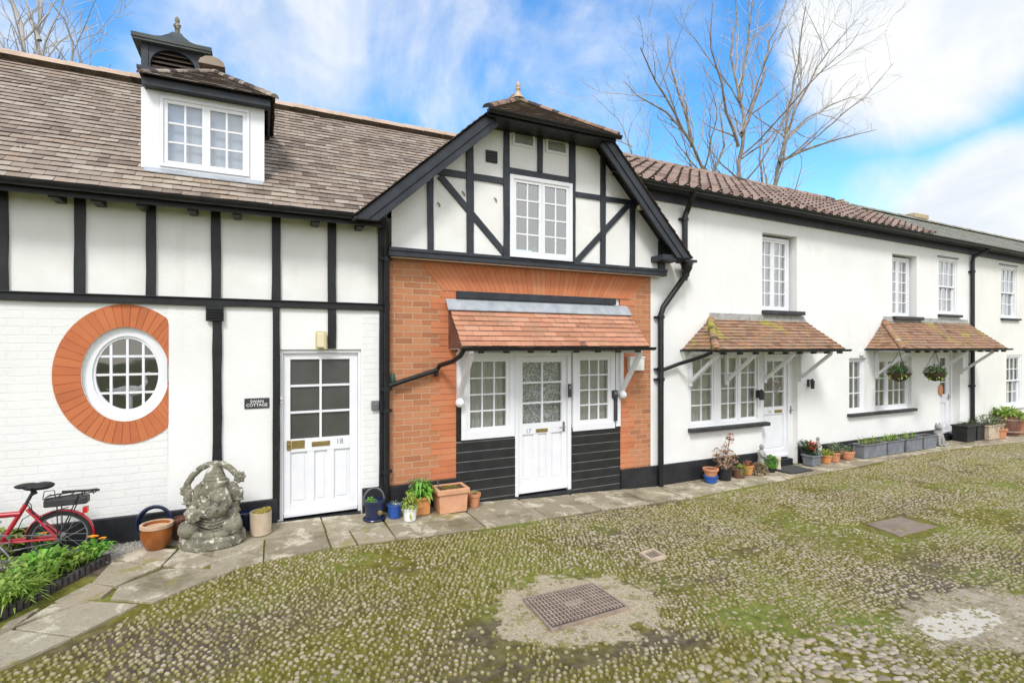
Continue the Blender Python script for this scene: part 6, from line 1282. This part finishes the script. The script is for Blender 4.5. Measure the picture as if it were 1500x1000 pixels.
limb_tree('large bare tree of many upright branches behind the pantile roof', (sx(1085, TY), TY, 0), 2.2, [
    ([(1036, 262), (1026, 238), (1003, 190), (975, 140), (948, 100), (938, 70)], .105, .016, True, -1.0), ([(1016, 215), (1004, 165), (985, 100), (978, 50)], .06, .015, False, .8), ([(1008, 200), (975, 165), (935, 140), (915, 120)], .05, .012, False, 1.2),
    ([(1085, 278), (1082, 240), (1089, 190), (1084, 130), (1096, 60), (1104, 5), (1108, -25)], .115, .018, True, .6), ([(1083, 215), (1066, 165), (1050, 100), (1040, 40), (1044, 5)], .06, .012, False, -1.0), ([(1088, 195), (1112, 130), (1128, 60), (1150, 10), (1156, -20)], .06, .012, False, 1.0), ([(1085, 150), (1072, 80), (1078, 20), (1074, -10)], .045, .015, False, 1.5),
    ([(1133, 285), (1140, 240), (1152, 195), (1176, 140), (1206, 85), (1236, 50), (1256, 28)], .095, .012, True, .3), ([(1141, 238), (1172, 222), (1220, 206), (1284, 190)], .055, .01, False, -.8), ([(1147, 210), (1180, 175), (1226, 150), (1262, 138)], .05, .01, False, 1.0), ([(1150, 200), (1160, 140), (1172, 70), (1180, 10)], .05, .015, False, -1.0), ([(1040, 265), (1060, 215), (1056, 160), (1062, 120)], .05, .012, False, 1.5), ([(1125, 290), (1112, 250), (1118, 200), (1110, 160)], .05, .012, False, 1.5)],
    TY, 11, 'twig2', 'bark', .0070, 1.65)
limb_tree('small distant bare tree of thin pale twigs right of the timbered gable', (sx(935, 22), 22, 0), 3., [([(935, 255), (925, 215), (905, 175), (880, 150), (868, 140)], .07, .012, True, 0), ([(945, 260), (952, 210), (940, 160), (945, 120)], .06, .012, True, .6), ([(925, 215), (890, 200), (870, 190)], .04, .01, False, .5)], 22, 5, 'twig', 'twig', .009, .9)
limb_tree('bare pale twigged tree behind the ridge at the left edge', (sx(62, 12), 12, 0), 2.2, [([(36, 85), (33, 40), (22, 5), (14, -40)], .075, .02, True, .3), ([(62, 88), (56, 60), (66, 25), (62, -20)], .07, .02, True, .6), ([(56, 60), (44, 30), (38, 0)], .04, .012, False, .3), ([(100, 95), (104, 65), (92, 30), (76, 5)], .05, .01, True, -.4), ([(129, 102), (131, 70), (126, 35)], .03, .008, True, .3), ([(6, 80), (4, 55), (-10, 30)], .04, .01, True, .3)], 12, 23, 'twig', 'twig', .006, 2.4)

# ================================================================== 10. LIGHT, SKY, CAMERA
w = bpy.data.worlds.new('World'); sc.world = w; w.use_nodes = True; nt = w.node_tree; nt.nodes.clear()
SUN_EL = R(48); az = Vector((-.55, -.83)).normalized(); SROT = math.atan2(az.x, az.y)
class WN(NT):
    def __init__(s): s.t = nt
T = WN(); geo = T.n('ShaderNodeTexCoord').outputs['Generated']; T._p = geo
sky = T.n('ShaderNodeTexSky'); sky.sky_type = 'NISHITA'; sky.sun_disc = False; sky.sun_elevation = SUN_EL; sky.sun_rotation = SROT; sky.air_density = 1.2; sky.dust_density = .3; sky.ozone_density = 2.5
hs = T.n('ShaderNodeHueSaturation'); hs.inputs['Hue'].default_value = .501; hs.inputs['Saturation'].default_value = 1.34; hs.inputs['Value'].default_value = 1.58; T.l(sky.outputs[0], hs.inputs['Color'])
def dirpx(px, py): u = (px-HX)/F; v = (HY-py)/F; return Vector((CS+SN*u, SN-CS*u, v)).normalized()
fb = T.noise(2.3, 8, .58, geo, .6); f2 = T.noise(6., 6, .6, geo, .4)
tot = None
for (px, py, rad, wt) in ((400, 40, 11, .52), (480, 100, 8, .42), (640, 60, 9, .48), (720, 90, 8, .45), (850, 90, 8, .55), (960, 40, 7, .52), (1340, 20, 9, 1.05), (1225, 120, 3, .5), (1430, 60, 6, .45), (1470, 340, 7, 1.1), (1390, 305, 5, .55), (1300, 285, 4, .4), (300, 110, 6, .4), (20, 10, 4, .4), (900, 170, 5, .45)):
    dt = T.n('ShaderNodeVectorMath', operation='DOT_PRODUCT'); T.l(geo, dt.inputs[0]); dt.inputs[1].default_value = dirpx(px, py)
    v = T.math('MULTIPLY', T.mapr(dt.outputs['Value'], math.cos(R(rad*1.45)), math.cos(R(rad*.1)), 0, 1), wt); tot = v if tot is None else T.math('MAXIMUM', tot, v)
sp = T.n('ShaderNodeSeparateXYZ'); T.l(geo, sp.inputs[0]); back = T.mapr(sp.outputs[1], .25, -.25, 0, .8)       # unseen cloud cover added behind the camera for diffuse white light
tot = T.math('MAXIMUM', tot, back)
msk = T.math('ADD', tot, T.math('MULTIPLY', T.math('SUBTRACT', fb, .5), 1.5)); msk = T.math('ADD', msk, T.math('MULTIPLY', T.math('SUBTRACT', f2, .5), .35)); msk = T.mapr(msk, .20, .82, 0, 1)
ccol = T.mix(T.mapr(f2, .3, .7), (4.6, 5.0, 5.5), (6.0, 6.05, 6.1))
ccol = T.mix(T.mapr(sp.outputs[1], .2, -.3), ccol, (8.2, 8.3, 8.4))
col = T.mix(msk, hs.outputs[0], ccol)
bg = T.n('ShaderNodeBackground'); T.l(col, bg.inputs[0]); bg.inputs[1].default_value = .1
wo = T.n('ShaderNodeOutputWorld'); T.l(bg.outputs[0], wo.inputs[0])
sl_ = bpy.data.lights.new('sun', 'SUN'); sl_.energy = 1.5; sl_.angle = R(14); sl_.color = (1, .975, .94); so = bpy.data.objects.new('sun', sl_); COL.objects.link(so)
sd = Vector((az.x*math.cos(SUN_EL), az.y*math.cos(SUN_EL), math.sin(SUN_EL))); so.rotation_euler = sd.to_track_quat('Z', 'Y').to_euler()
cam = bpy.data.cameras.new('camera'); co = bpy.data.objects.new('camera', cam); COL.objects.link(co); sc.camera = co
co.location = (0, 0, CZ); co.rotation_euler = (R(90), 0, -math.atan2(CS, SN)); cam.sensor_width = 36; cam.lens = F/1500*36; cam.shift_y = 6/1500; cam.clip_end = 500; cam.clip_start = .05
sc.view_settings.view_transform = 'Standard'; sc.view_settings.look = 'None'; sc.view_settings.exposure = .80; sc.view_settings.gamma = 1
sc.cycles.max_bounces = 8; sc.cycles.transparent_max_bounces = 12
